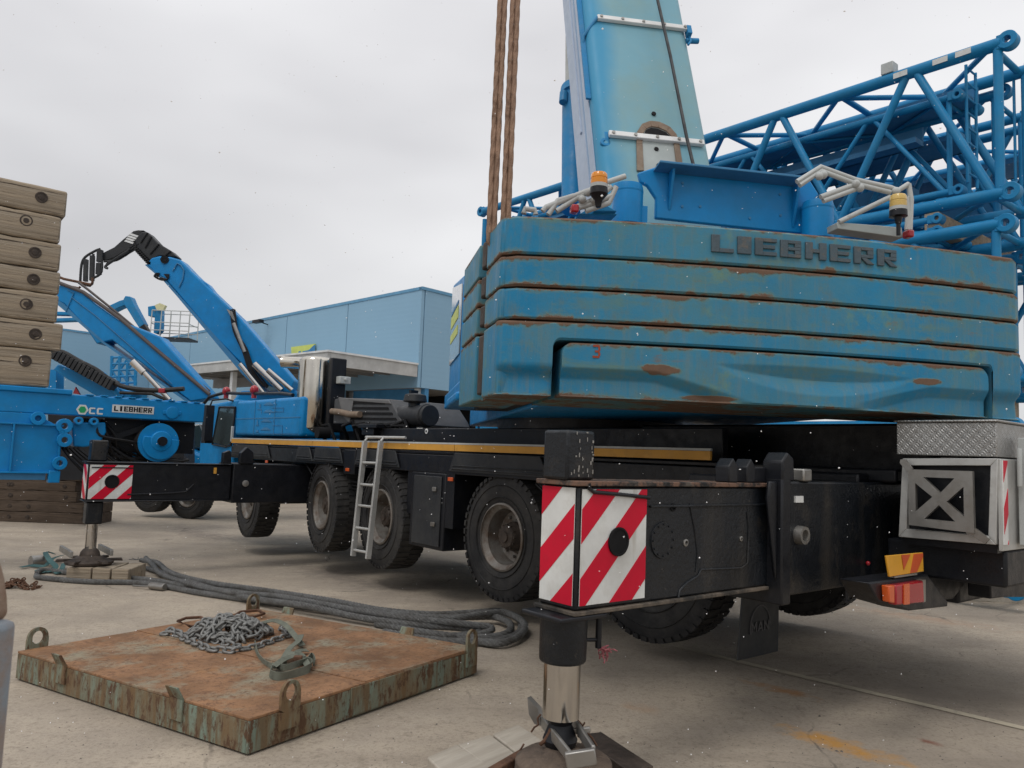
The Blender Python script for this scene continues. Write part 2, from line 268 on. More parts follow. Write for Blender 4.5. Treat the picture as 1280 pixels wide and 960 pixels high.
# ------------------------------------------------------------------ ground
def ground_mat():
    m = mat('yard_concrete', (.43, .365, .285), .82, var=.12, scale=.55, grime=((.25, .215, .18), .9, .42, .72, .7), dirt=((.17, .145, .12), 34, .64, .74), bump=.45, bscale=55)
    t = m.node_tree; N = t.nodes.new; K = t.links.new; b = t.nodes['Principled BSDF']; col = b.inputs['Base Color'].links[0].from_socket
    c = N('ShaderNodeTexCoord')
    def mixc(f, a, rgb):
        x = N('ShaderNodeMix'); x.data_type = 'RGBA'; K(f, x.inputs[0]); K(a, x.inputs[6]); x.inputs[7].default_value = (*rgb, 1); return x.outputs[2]
    def noise(sc, st=(1, 1, 1), rot=0, det=7):
        mp = N('ShaderNodeMapping'); mp.inputs['Scale'].default_value = st; mp.inputs['Rotation'].default_value = (0, 0, rot); K(c.outputs['Object'], mp.inputs[0])
        n = N('ShaderNodeTexNoise'); n.inputs['Scale'].default_value = sc; n.inputs['Detail'].default_value = det; n.inputs['Roughness'].default_value = .65; K(mp.outputs[0], n.inputs['Vector']); return n.outputs[0]
    def mr(v, a, bb, c0=0, c1=1):
        n = N('ShaderNodeMapRange'); K(v, n.inputs[0])
        for i, q in enumerate((a, bb, c0, c1)): n.inputs[i+1].default_value = q
        return n.outputs[0]
    col = mixc(mr(noise(1.0, (.35, 1.6, 1), -.7), .52, .75, 0, .55), col, (.20, .165, .13))       # drag marks
    col = mixc(mr(noise(3.5, (1, 1, 1), 0, 9), .60, .74, 0, .4), col, (.42, .37, .31)); col = mixc(mr(noise(38, (1, 1, 1), 0, 5), .50, .66, 0, .55), col, (.22, .18, .14)); col = mixc(mr(noise(13, (1, 1, 1), .3, 9), .55, .66, 0, .5), col, (.21, .175, .135)); col = mixc(mr(noise(60, (1, 1, 1), .5, 4), .60, .75, 0, .5), col, (.46, .41, .35)); col = mixc(mr(noise(.5, (1, 1, 1), 0, 8), .48, .70, 0, .5), col, (.25, .21, .17))
    v = N('ShaderNodeTexVoronoi'); v.feature = 'F1'; v.inputs['Scale'].default_value = 24; K(c.outputs['Object'], v.inputs['Vector'])
    mu = N('ShaderNodeMath'); mu.operation = 'MULTIPLY'; K(mr(v.outputs[0], .10, .16, 1, 0), mu.inputs[0]); K(mr(noise(2.2), .42, .6, 0, .8), mu.inputs[1])
    col = mixc(mu.outputs[0], col, (.11, .095, .08))                                                 # small pits and grit
    for (x, y, rx, ry, rgb, st) in ((1045, 930, .42, .13, (.50, .25, .05), .85), (975, 862, .30, .09, (.42, .18, .04), .7), (1160, 927, .09, .04, (.22, .08, .05), .8), (1150, 772, .9, .25, (.40, .22, .13), .35), (800, 885, .16, .10, (.36, .22, .13), .4), (250, 668, 1.6, .5, (.13, .105, .09), .5), (420, 720, 1.6, .35, (.12, .10, .09), .45)):
        P = G(x, y); mp = N('ShaderNodeMapping'); mp.vector_type = 'TEXTURE'; mp.inputs['Location'].default_value = (P[0], P[1], 0); mp.inputs['Rotation'].default_value = (0, 0, math.radians(-50)); mp.inputs['Scale'].default_value = (rx, ry, 9)
        K(c.outputs['Object'], mp.inputs[0]); ln = N('ShaderNodeVectorMath'); ln.operation = 'LENGTH'; K(mp.outputs[0], ln.inputs[0])
        ad = N('ShaderNodeMath'); ad.operation = 'ADD'; K(ln.outputs['Value'], ad.inputs[0]); K(mr(noise(7), .3, .7, -.7, .7), ad.inputs[1])
        col = mixc(mr(ad.outputs[0], .15, 1.15, st, 0), col, rgb)
    v2 = N('ShaderNodeTexVoronoi'); v2.feature = 'DISTANCE_TO_EDGE'; v2.inputs['Scale'].default_value = .45
    nn = N('ShaderNodeTexNoise'); nn.inputs['Scale'].default_value = 2.5; nn.inputs['Detail'].default_value = 8; K(c.outputs['Object'], nn.inputs['Vector'])
    mm = N('ShaderNodeMix'); mm.data_type = 'VECTOR'; mm.inputs[0].default_value = .18; K(c.outputs['Object'], mm.inputs[4]); K(nn.outputs['Color'], mm.inputs[5]); K(mm.outputs[1], v2.inputs['Vector'])
    m3 = N('ShaderNodeMath'); m3.operation = 'MULTIPLY'; K(mr(v2.outputs[0], .0015, .005, .6, 0), m3.inputs[0]); K(mr(noise(.8), .5, .6), m3.inputs[1]); col = mixc(m3.outputs[0], col, (.10, .085, .07))
    K(col, b.inputs['Base Color']); return m
g = MB(); xs = [-400, -150, -60, -30]+[-20+i for i in range(0, 41)]+[30, 60, 150, 400]; ys = [-60, -20, -8]+[-4+i for i in range(0, 41)]+[50, 80, 150, 600]
g.add([(x, y, gz(x, y)) for y in ys for x in xs], [(j*len(xs)+i, j*len(xs)+i+1, (j+1)*len(xs)+i+1, (j+1)*len(xs)+i) for j in range(len(ys)-1) for i in range(len(xs)-1)])
g.build('ground', ground_mat(), kind='structure', ang=60)
ln = MB(); pl = [(845, 808), (931, 829), (1100, 869), (1280, 911), (1500, 962)]
A = [G(x, y) for x, y in pl]; dirn = nrm(A[-1]-A[0]); sd = np.array([-dirn[1], dirn[0], 0])*.042
for a, b_ in zip(A[:-1], A[1:]):
    for k in range(6):
        p = a+(b_-a)*k/6; q = a+(b_-a)*(k+1)/6
        ln.add([(*(p-sd)[:2], gz(*(p-sd)[:2])+.005), (*(q-sd)[:2], gz(*(q-sd)[:2])+.005), (*(q+sd)[:2], gz(*(q+sd)[:2])+.005), (*(p+sd)[:2], gz(*(p+sd)[:2])+.005)], [(0, 1, 2, 3)])
ln.build('painted_line', M['linepaint'], kind='structure', ang=0)
# ------------------------------------------------------------------ lettering and stripes
LET = {'L': [(0, 0, .36, 1), (.36, 0, 1, .24)], 'I': [(.25, 0, .75, 1)], 'E': [(0, 0, .36, 1), (.36, 0, 1, .22), (.36, .39, .92, .61), (.36, .78, 1, 1)],
 'B': [(0, 0, .34, 1), (.34, 0, .96, .2), (.34, .41, .96, .59), (.34, .8, .96, 1), (.66, .2, .96, .41), (.66, .59, .96, .8)],
 'H': [(0, 0, .34, 1), (.66, 0, 1, 1), (.34, .39, .66, .61)], 'R': [(0, 0, .34, 1), (.34, .8, .96, 1), (.66, .55, .96, .8), (.34, .36, .96, .55), 'leg'],
 'C': [(0, .12, .3, .88), (.12, .88, .95, 1.0), (.3, .78, .95, .88), (.12, 0, .95, .12), (.3, .12, .95, .22)], 'M': [(0, 0, .2, 1), (.8, 0, 1, 1), 'm'], 'A': ['a'], 'N': [(0, 0, .22, 1), (.78, 0, 1, 1), 'n'],
 '3': [(.0, .84, .9, 1), (.3, .42, .9, .58), (0, 0, .9, .16), (.72, .16, 1, .42), (.72, .58, 1, .84)]}
def glyph(ch):
    r = []
    for q in LET[ch]:
        if q == 'leg': r.append([(.34, .36), (.62, .36), (1.02, 0), (.66, 0)])
        elif q == 'm': r += [[(.2, 1), (.2, .72), (.5, .2), (.5, .52)], [(.5, .52), (.5, .2), (.8, .72), (.8, 1)]]
        elif q == 'a': r += [[(0, 0), (.22, 0), (.58, 1), (.40, 1)], [(.78, 0), (1, 0), (.60, 1), (.50, .78)], [(.28, .2), (.72, .2), (.66, .38), (.34, .38)]]
        elif q == 'n': r.append([(.22, 1), (.22, .66), (.78, 0), (.78, .34)])
        else: x0, y0, x1, y1 = q; r.append([(x0, y0), (x1, y0), (x1, y1), (x0, y1)])
    return r
def text(mb, word, P, ax, ay, w, h, th, gap=.18, fr=None):    # word written from P along ax, letters h tall, th thick (along ax x ay)
    ax = nrm(ax); ay = nrm(ay); nz_ = np.cross(ax, ay); n = len(word); lw = w/(n+gap*(n-1))
    for i, ch in enumerate(word):
        for poly in glyph(ch): mb.prism([tuple(np.array(P)+ax*(i*lw*(1+gap)+x*lw)+ay*y*h) for x, y in poly], nz_*th, fr)
def clip(poly, n, c):      # keep the side n.p <= c
    o = []
    for i in range(len(poly)):
        a, b = poly[i-1], poly[i]; da = a[0]*n[0]+a[1]*n[1]-c; db = b[0]*n[0]+b[1]*n[1]-c
        if (da <= 0) != (db <= 0): t = da/(da-db); o.append((a[0]+(b[0]-a[0])*t, a[1]+(b[1]-a[1])*t))
        if db <= 0: o.append(b)
    return o
def stripes(mb, P, ax, ay, w, h, per, ang=45, off=0, lift=.003):   # diagonal red bands over a w x h rectangle
    a = math.radians(ang); n = (math.sin(a), -math.cos(a)); ax = np.array(ax, float); ay = np.array(ay, float); nz_ = np.cross(ax, ay)
    k = -40
    while k < 40:
        c = (k+off)*per; q = clip([(0, 0), (w, 0), (w, h), (0, h)], n, c+per/2)
        if q: q = clip(q, (-n[0], -n[1]), -c)
        if len(q) > 2: mb.prism([tuple(np.array(P)+ax*x+ay*y) for x, y in q], nz_*lift)
        k += 1
# ------------------------------------------------------------------ mobile crane
CR = Fr((1.04, 9.45, 0), 129.3)          # X towards the crane's nose, Y towards the photographer's side
KF = Fr((-.105, 5.0, 0), 8.6)            # counterweight / superstructure: x along its rear face, y away
crane = thing('mobile_crane', CR, 'big blue and black mobile crane standing on outriggers, its boom raised', 'crane')
def part(mb, name, m, parent=crane, **k): return mb.build(name, m, parent, **k)
C = CR
hull = MB(C); hull.box(-4.3, 8.3, -.62, .62, .75, 1.55); hull.box(-3.9, 7.9, -1.3, 1.3, 1.55, 1.66)
part(hull, 'chassis', M['black'], bev=.02)
dk = MB(C); dk.box(-3.2, 8.35, -1.38, 1.38, 1.665, 1.70); dk.box(-3.2, 8.35, 1.30, 1.40, 1.44, 1.66); dk.box(-3.2, 8.35, -1.38, -1.30, 1.44, 1.66)
part(dk, 'deck', M['black'], bev=.008)
st = MB(C)
for x0, x1 in ((-2.7, .95), (.96, 4.8), (4.81, 8.35)): st.box(x0, x1, 1.385, 1.408, 1.715, 1.79)
part(st, 'side_stripe', M['yellow'])
tr = MB(C); tr.box(-2.7, 8.35, 1.378, 1.404, 1.792, 1.812); part(tr, 'deck_edge_trim', M['offwhite'])
rb = MB(C); rb.box(-2.6, 3.2, 1.02, 1.10, 1.70, 2.0); rb.box(3.2, 5.3, .6, .7, 1.70, 1.98)
rb.prism([(3.2, 1.10, 1.70), (3.2, 1.10, 1.99), (3.9, 1.10, 1.70)], (0, -.05, 0))
part(rb, 'deck_rail', M['black'], bev=.01)
lo = MB(C); q = C.at(533.5, 539, Y=1.10); lo.lathe((q[0], 1.102, q[2]), (0, 1, 0), [(.034, 0), (.034, .006)], 20); rr = part(lo, 'round_decal', M['white'])
lo = MB(C); lo.lathe((q[0], 1.109, q[2]), (0, 1, 0), [(.016, 0), (.016, .004)], 16); lo.build('decal_mark', M['plastic'], rr)
# fenders and skirts
for (x0, x1) in ((6.4, 8.25), (4.72, 5.38), (2.15, 4.70), (-.75, 1.02)):
    fd = MB(C)
    if x0 == 2.15:
        for a, b_ in ((2.15, 3.35), (3.72, 4.70)): fd.prism([(a, 1.41, 1.475), (b_, 1.41, 1.475), (b_-.05, 1.41, 1.69), (a+.12, 1.41, 1.69)], (0, .02, 0)); fd.box(a+.05, b_-.05, 1.43, 1.445, 1.50, 1.515); fd.box(a+.08, b_-.06, 1.43, 1.445, 1.54, 1.55)
    else: fd.prism([(x0, 1.41, 1.475), (x1, 1.41, 1.475), (x1-.1, 1.41, 1.69), (x0+.15, 1.41, 1.69)], (0, .02, 0)); fd.box(x0+.06, x1-.06, 1.43, 1.445, 1.50, 1.515); fd.box(x0+.1, x1-.08, 1.43, 1.445, 1.54, 1.55)
    part(fd, 'mudguard', M['plastic'], bev=.006)
bx = MB(C); bx.box(3.37, 3.70, 1.0, 1.42, 1.33, 1.68); part(bx, 'junction_box', M['black'], bev=.01)
bx = MB(C); bx.box(1.10, 1.86, .75, 1.41, .52, 1.44); sb = part(bx, 'side_locker', M['black'], bev=.015)
dr = MB(C); dr.box(1.17, 1.78, 1.412, 1.428, .56, 1.40); d_ = dr.build('locker_door', M['plastic'], sb, bev=.008)
lt = MB(C)
for z in (.80, 1.22): lt.box(1.25, 1.33, 1.43, 1.45, z, z+.05)
lt.build('latch', M['steel'], sb, bev=.004)
bx = MB(C); bx.box(.93, 1.10, .7, 1.40, .80, 1.50); bx.box(1.86, 2.0, .7, 1.38, .9, 1.44); part(bx, 'bracket', M['black'])
for px, py in ((614, 587),(563, 599)):
    q = C.at(434 if px == 614 else 563, 587 if px == 614 else 599, Y=1.43); o_ = MB(C); o_.box(q[0]-.05, q[0]+.05, 1.42, 1.435, q[2]-.022, q[2]+.022); part(o_, 'side_reflector', M['orangelens'], bev=.003)
q = C.at(333, 577, Y=1.43); o_ = MB(C); o_.box(q[0]-.05, q[0]+.05, 1.42, 1.435, q[2]-.022, q[2]+.022); part(o_, 'side_reflector', M['orangelens'], bev=.003)
hz2 = MB(C)
for k in range(5): hz2.path([(-.6+.04*k, 1.33, 1.44-.01*k), (-.9, 1.30+.02*k, 1.30-.03*k), (-1.4, 1.28, 1.22-.03*k), (-2.0, 1.30, 1.28-.02*k), (-2.9, 1.34, 1.42)], .012, 6)
part(hz2, 'brake_hoses', M['hose'])
hz2 = MB(C)
for k in range(3): hz2.path([(5.2, 1.3, 1.42), (5.0-.1*k, 1.28, 1.25-.06*k), (3.6, 1.2, 1.20-.05*k), (1.9, 1.2, 1.25)], .014, 6)
part(hz2, 'brake_hoses', M['hose'])
# wheels ------------------------------------------------
R0, TW = .70, .40
def tyre_mesh():
    mb = MB(WF); h = TW/2
    prof = [(.345, -h*.78), (.40, -h*.92), (.50, -h*1.0), (.585, -h*.97), (.645, -h*.88), (.684, -h*.84), (.688, -h*.3), (.688, h*.3), (.684, h*.84), (.645, h*.88), (.585, h*.97), (.50, h*1.0), (.40, h*.92), (.345, h*.78)]
    mb.lathe((0, 0, 0), (0, 1, 0), prof, 64, closed=True)
    for rr_ in (.43, .56):
        for s in (-1, 1): mb.lathe((0, 0, 0), (0, 1, 0), [(rr_-.006, s*h*.97), (rr_, s*h*1.03), (rr_+.006, s*h*.97)], 64, closed=True)
    n = 46
    for i in range(n):
        for s in (-1, 1):
            a0 = 2*math.pi*(i+.25*s)/n; w = 2*math.pi*.30/n
            pts = []
            for (aa, y, r1) in ((a0-w, 0, .674), (a0+w, 0, .674), (a0+w*1.5, s*h*.99, .648), (a0-w*.7, s*h*.99, .648)): pts.append((r1*math.cos(aa), y, r1*math.sin(aa)))
            for (aa, y, r1) in ((a0-w, .0, R0-.0), (a0+w, .0, R0-.0), (a0+w*1.5, s*h*.93, R0-.008), (a0-w*.7, s*h*.93, R0-.008)): pts.append((r1*math.cos(aa), y, r1*math.sin(aa)))
            mb.hexa(pts)
    return mb.mesh('tyre', M['rubber'], Matrix.Identity(4), 30)
def rim_mesh():
    mb = MB(WF)
    mb.lathe((0, 0, 0), (0, 1, 0), [(.35, .20), (.365, .185), (.352, .165), (.325, .15), (.305, .13), (.295, .02), (.28, -.03), (.19, -.05), (.165, -.02), (.10, -.02), (.10, -.10), (.33, -.12), (.35, -.16), (.36, -.2), (.37, -.2), (.37, .19)], 48, closed=True)
    for i in range(10): a = 2*math.pi*i/10; mb.tube((.225*math.cos(a), -.045, .225*math.sin(a)), (.225*math.cos(a), -.005, .225*math.sin(a)), .017, 6)
    return mb.mesh('rim', M['rim'], Matrix.Identity(4), 30)
def hub_mesh():
    mb = MB(WF); mb.lathe((0, 0, 0), (0, 1, 0), [(.165, -.05), (.16, .03), (.145, .05), (.135, .10), (.115, .125), (.06, .13), (.055, .15), (1e-4, .15)], 28)
    for i in range(12): a = 2*math.pi*i/12; mb.tube((.13*math.cos(a), .06, .13*math.sin(a)), (.13*math.cos(a), .115, .13*math.sin(a)), .011, 6)
    return mb.mesh('hub', M['hub'], Matrix.Identity(4), 30)
TY, RI, HU = tyre_mesh(), rim_mesh(), hub_mesh()
def wheel(x, y, z, side, steer=0, r=0, parent=crane, sc=1):
    w = bpy.data.objects.new('wheel', None); S.collection.objects.link(w); w.parent = parent; w.empty_display_size = .1
    w.matrix_basis = Matrix.Translation((x, y, z)) @ Matrix.Rotation(math.radians(steer + (0 if side > 0 else 180)), 4, 'Z') @ Matrix.Rotation(r, 4, 'Y') @ Matrix.Scale(sc, 4)
    for nm, me in (('tyre', TY), ('rim', RI), ('hub', HU)):
        o = bpy.data.objects.new(nm, me); S.collection.objects.link(o); o.parent = w
for i, (x, z, stn) in enumerate(((7.40, .72, -4), (4.42, .82, -7), (2.64, .80, -5), (.05, .80, 0), (-2.03, .80, 3))):
    wheel(x, 1.19, z, 1, stn, i*.7); wheel(x, -1.19, z, -1, stn, i*.9)
    a = MB(C); a.tube((x, -1.1, z), (x, 1.1, z), .10, 12); a.lathe((x, 0, z), (1, 0, 0), [(.05, -.25), (.2, -.18), (.24, 0), (.2, .18), (.05, .25)], 16); a.box(x-.08, x+.08, .62, .9, z+.05, z+.5); part(a, 'axle', M['black'])
# front outrigger -------------------------------------------------
def chev(parent, name, P, ax, ay, w, h, per, ang, off, label=None):
    b = MB(C); nz_ = np.cross(ax, ay); b.prism([tuple(np.array(P)+np.array(ax)*a+np.array(ay)*c) for a, c in ((0, 0), (w, 0), (w, h), (0, h))], nz_*.004)
    o = b.build(name, M['signwhite'], parent); s = MB(C); stripes(s, np.array(P)+nz_*.004, ax, ay, w, h, per, ang, off, .002); s.build('red_stripes', M['red'], o, ang=0); return o
XM, YM = (-1, 0, 0), (0, -1, 0)
fo = MB(C); fo.box(5.35, 5.62, 2.45, 4.42, .85, 1.365); fo.box(5.33, 5.64, 2.45, 4.45, 1.365, 1.385)
fo.box(5.335, 5.635, 2.45, 4.44, .83, .85)
ff = part(fo, 'outrigger_beam', M['black'], bev=.01)
fo = MB(C); fo.box(5.29, 5.95, -1.2, 2.44, .80, 1.40); 
f2 = part(fo, 'outrigger_housing', M['black'], bev=.012)
q = C.at(346, 603, X=5.28); r_ = MB(C); r_.lathe((5.29, 2.25, 1.10), (-1, 0, 0), [(.045, 0), (.05, .03), (.03, .035)], 16); r_.build('pin_boss', M['steel'], f2)
r_ = MB(C)
for y0 in (2.36, 2.62): r_.prism([(5.26, y0, 1.40 if y0 < 2.5 else 1.39), (5.26, y0-.22 if y0 < 2.5 else y0-.13, 1.40 if y0 < 2.5 else 1.39), (5.26, y0-.20 if y0 < 2.5 else y0-.12, 1.58 if y0 < 2.5 else 1.56), (5.26, y0-.10, 1.66 if y0 < 2.5 else 1.6), (5.26, y0-.0, 1.56)], (.10, 0, 0))
r_.build('stop_lug', M['black'], f2, bev=.01)
r_ = MB(C); r_.box(5.335, 5.349, 2.68, 2.72, 1.24, 1.33); r_.build('yellow_marker', M['yellow'], ff)
r_ = MB(C); r_.path([(5.345, 3.9, .93), (5.345, 3.3, .95), (5.345, 3.1, .97), (5.345, 3.0, 1.08)], .012, 8); r_.build('weld_bead', M['black'], ff)
# front jack
jk = MB(C); jk.box(5.39, 5.59, 4.18, 4.39, 1.386, 1.68); part(jk, 'jack_column', M['blackdust'], bev=.02); jk = MB(C); jk.box(5.39, 5.59, 4.18, 4.39, .52, .83); jc = part(jk, 'jack_cylinder', M['blackdust'], bev=.02)
FT = G(112, 712); FTl = C.l(FT)
jk = MB(C); jk.tube((5.49, 4.28, .16), (5.49, 4.28, .52), .072, 28); part(jk, 'jack_rod', M['chrome'])
gf = gz(*C.w((5.49, 4.28, 0))[:2])
jk = MB(C); jk.lathe((5.49, 4.28, gf), (0, 0, 1), [(.30, .20), (.31, .24), (.20, .27), (.13, .31), (.12, .36), (.09, .40), (.085, .16-gf+.02)], 24)
for k in range(6): a = k*math.pi/3+.3; jk.hexa([(5.49+math.cos(a+s*.1)*r, 4.28+math.sin(a+s*.1)*r, gf+z) for z, rs in ((.235, (.1, .42)), (.27, (.1, .40))) for r, s in ((rs[0], -1), (rs[1], -1), (rs[1], 1), (rs[0], 1))])
part(jk, 'foot_plate', M['hub'], bev=.006)
jk = MB(C); jk.box(5.2, 5.95, 4.05, 4.09, gf+.33, gf+.41); jk.box(5.2, 5.95, 4.54, 4.58, gf+.33, gf+.41); part(jk, 'foot_bracket', M['steel'], bev=.004)
a0 = np.array
def cpanel(x, y0, z0, w, h, per, off, parent):     # panel on a face looking to the rear (-X); starts at y0 and runs towards -Y
    return chev(parent, 'warning_panel', (x, y0, z0), (0, -1, 0), (0, 0, 1), w, h, per, 45, off)
cpanel(5.348, 4.40, .87, .55, .47, .235, .1, ff); chev(ff, 'warning_panel', (5.61, 4.424, .87), (-1, 0, 0), (0, 0, 1), .25, .47, .235, 135, .35)
h_ = MB(C); h_.lathe((5.340, 4.11, 1.11), (-1, 0, 0), [(.095, 0), (.095, .006), (.08, .007), (.078, -.002)], 28); h_.build('hole_shade_disc', M['void'], ff)
h_ = MB(C); h_.box(5.335, 5.342, 3.85, 4.38, 1.295, 1.31); h_.build('groove', M['black'], ff)
# rear outrigger ---------------------------------------------------
ro = MB(C); ro.box(-3.93, -3.67, 2.45, 4.12, .965, 1.56); rf = part(ro, 'outrigger_beam', M['blackdust'], bev=.012)
ro = MB(C); ro.box(-3.95, -3.65, 2.505, 4.15, 1.5605, 1.585); ro.build('top_flange', mat('rust_edged_black_paint', (.02, .02, .02), .6, dirt=((.17, .10, .07), 9, .46, .56), grime=((.25, .21, .17), 5, .5, .7, .7), bump=.3), rf, bev=.004)
ro = MB(C); ro.box(-3.95, -3.65, 2.505, 4.14, .945, .9645); ro.build('bottom_flange', mat('muddy_black_paint', (.03, .028, .025), .7, grime=((.16, .13, .10), 4, .42, .6, .9), bump=.3), rf, bev=.004)
ro = MB(C); ro.box(-4.0, -3.36, -1.2, 2.40, .905, 1.60); 
r2 = part(ro, 'outrigger_housing', M['blackdust'], bev=.014)
ro = MB(C); ro.box(-4.03, -3.33, 2.40, 2.50, .86, 1.62)
ro.prism([(-4.03, 2.50, 1.60), (-4.03, 2.36, 1.60), (-4.03, 2.37, 1.74), (-4.03, 2.44, 1.78), (-4.03, 2.50, 1.72)], (.14, 0, 0))
ro.prism([(-4.0, 2.50, 1.0), (-4.0, 2.60, 1.50), (-4.0, 2.58, 1.60), (-4.0, 2.50, 1.60)], (.03, 0, 0))
ro.build('collar', M['black'], r2, bev=.012)
ro = MB(C)
for y0 in (2.72, 2.90): ro.prism([(-3.93, y0, 1.585), (-3.93, y0-.09, 1.585), (-3.93, y0-.09, 1.68), (-3.93, y0-.045, 1.73), (-3.93, y0, 1.68)], (.10, 0, 0))
ro.box(-3.92, -3.84, 2.50, 2.63, 1.585, 1.68)
ro.build('stop_lug', M['black'], rf, bev=.008)
ro = MB(C); ro.lathe((-4.0, 2.27, 1.27), (-1, 0, 0), [(.058, 0), (.055, .05), (.036, .05), (.034, .01), (1e-4, .01)], 20); ro.build('pin_boss', M['steel'], r2)
ro = MB(C); ro.box(-4.012, -4.0, 2.23, 2.32, 1.47, 1.51); ro.build('small_sticker', M['signwhite'], r2)
ro = MB(C); ro.box(-4.02, -3.37, 2.14, 2.24, 1.602, 1.68); ro.build('roller_block', M['steel'], r2, bev=.01)
for (px, py, rad, mm) in ((804/3+560, 645/3+460, .052, 'blackdust'), (843/3+560, 522/3+460, .022, 'void'), (890/3+560, 655/3+460, .020, 'steel'), (1098/3+560, 640/3+460, .015, 'steel')):
    q = C.at(px, py, X=-3.93); z = MB(C)
    if mm == 'blackdust':
        z.lathe((-3.93, q[1], q[2]), (-1, 0, 0), [(.098, 0), (.096, .008), (1e-4, .008)], 28)
        for k in range(12): z.tube((-3.935, q[1]+.083*math.cos(k*.5236), q[2]+.083*math.sin(k*.5236)), (-3.944, q[1]+.083*math.cos(k*.5236), q[2]+.083*math.sin(k*.5236)), .006, 6)
    else: z.lathe((-3.93, q[1], q[2]), (-1, 0, 0), [(rad, 0), (rad, .006), (rad*.6, .008), (rad*.5, -.01)], 18)
    z.build('cover_plate' if mm == 'blackdust' else 'bolt', M[mm], rf)
w_ = MB(C); pts = [(862, 745), (865, 738), (885, 720), (905, 706), (960, 703), (980, 640)]
pts = [(848, 747), (850, 738), (858, 729), (872, 720), (876, 712), (926, 710), (934, 704), (936, 660), (934, 640)]
w_.path([C.at(x, y, X=-3.932) for x, y in pts], .007, 8); w_.path([C.at(x, y, X=-3.932) for x, y in ((870, 715), (872, 690), (868, 660), (862, 630))], .005, 6); w_.build('weld_bead', M['blackdust'], rf)
w_ = MB(C); w_.box(-3.945, -3.93, 2.5, 3.6, 1.45, 1.462); w_.build('weld_seam', M['blackdust'], rf, bev=.003)
# rear jack
jx = -3.80; jy = C.at(711.5, 560, X=jx)[1]
jk = MB(C); jk.box(jx-.09, jx+.09, jy-.095, jy+.095, 1.586, 1.83); jk.box(jx-.04, jx-.0, jy-.14, jy-.096, 1.59, 1.80); part(jk, 'jack_column', M['blackdust'], bev=.015); jk = MB(C)
jk.lathe((jx, jy, .70), (0, 0, 1), [(.108, .0), (.116, .01), (.118, .20), (.118, .235)], 32); jc = part(jk, 'jack_cylinder', M['blackdust'], bev=.012)
jk = MB(C); jk.box(jx-.15, jx+.14, jy-.155, jy+.16, .92, .944); jk.build('clamp_plate', M['black'], jc, bev=.008)
jk = MB(C); jk.tube((jx-.08, jy-.165, .92), (jx-.08, jy-.165, .76), .016, 10); jk.tube((jx-.08, jy-.165, .80), (jx-.05, jy-.10, .80), .010, 8); jk.build('pin_stop', M['black'], jc)
jk = MB(C); rg = random.Random(3)
for i in range(14):
    p = [a0((jx-.10, jy-.165, .76))]
    for k in range(5): p.append(p[-1]+a0((rg.uniform(-.02, .02), rg.uniform(-.025, .012), rg.uniform(-.025, .01))))
    jk.path(p, .0035, 5)
jk.build('frayed_rag', mat('red_white_rag', (.30, .10, .11), .9, var=.5, scale=60), jc)
zr = C.at(700, 896, X=jx)[2]; zp = C.at(690, 934, X=jx)[2]; jk = MB(C); jk.tube((jx, jy, zr), (jx, jy, .71), .090, 48); part(jk, 'jack_rod', M['chrome'])
jk = MB(C); jk.lathe((jx, jy, 0), (0, 0, 1), [(.05, zp-.02), (.075, zp), (.085, zp+.03), (.055, zr-.03), (.07, zr-.002)], 28); part(jk, 'ball_joint', M['black'])
jk = MB(C); jk.lathe((jx-.05, jy+.02, 0), (0, 0, 1), [(.225, zp-.15), (.235, zp-.14), (.232, zp-.05), (.20, zp-.03), (.10, zp-.015), (.08, zp-.0)], 36)
jk.hexa([(jx-.75, jy-.10, .12), (jx-.2, jy-.06, .12), (jx-.2, jy+.04, .12), (jx-.75, jy+.02, .12), (jx-.75, jy-.10, .20), (jx-.2, jy-.06, .20), (jx-.2, jy+.04, .20), (jx-.75, jy+.02, .20)])
pad = part(jk, 'foot_plate', mat('dark_rusty_casting', (.10, .075, .058), .75, .1, var=.3, scale=6, grime=((.20, .15, .11), 5, .45, .68, .8), dirt=((.05, .04, .033), 14, .55, .7), bump=.5), bev=.012)
def bar(mb, p, q, w, h): 
    p, q = a0(p, float), a0(q, float); t = nrm(q-p); s = nrm(np.cross(t, (0, 0, 1)))*w/2; u = nrm(np.cross(s, t))*h/2
    return mb.hexa([tuple(x) for x in (p-s-u, q-s-u, q+s-u, p+s-u, p-s+u, q-s+u, q+s+u, p+s+u)])
# carrying fork laid over the ball joint
jk = MB(WF)
a_, b2, c_, d2 = D(668, 893, 4.05), D(716, 942, 3.62), D(716, 903, 4.02), D(742, 940, 3.60)
e_ = D(700, 935, 3.7)
bar(jk, D(678, 902, 4.1), D(714, 948, 3.55), .018, .055); bar(jk, D(716, 900, 4.1), D(742, 940, 3.55), .018, .055); bar(jk, D(707, 951, 3.54), D(745, 945, 3.54), .03, .07)
bar(jk, D(690, 916, 3.95), D(738, 912, 3.95), .02, .03)
jk.build('foot_fork', M['steel'], crane, bev=.006)
jk = MB(WF); jk.prism([tuple(D(x, y, 4.12)) for x, y in ((659, 872), (672, 886), (677, 908), (668, 905), (661, 893))], (.02, .03, 0)); jk.prism([tuple(D(x, y, 4.12)) for x, y in ((676, 897), (690, 900), (700, 915), (690, 912))], (.02, .05, 0)); jk.build('bent_flap', M['steel'], crane)
jk = MB(WF)
for pts in (((664, 915), (668, 909), (673, 906), (672, 898), (676, 893)), ((722, 900), (729, 908), (731, 903), (727, 910), (740, 922), (746, 932)), ((655, 930), (650, 938), (652, 947), (644, 952))):
    jk.path([tuple(D(x, y, 3.98)) for x, y in pts], .005, 6)
jk.build('tie_wire', M['rust'], crane)
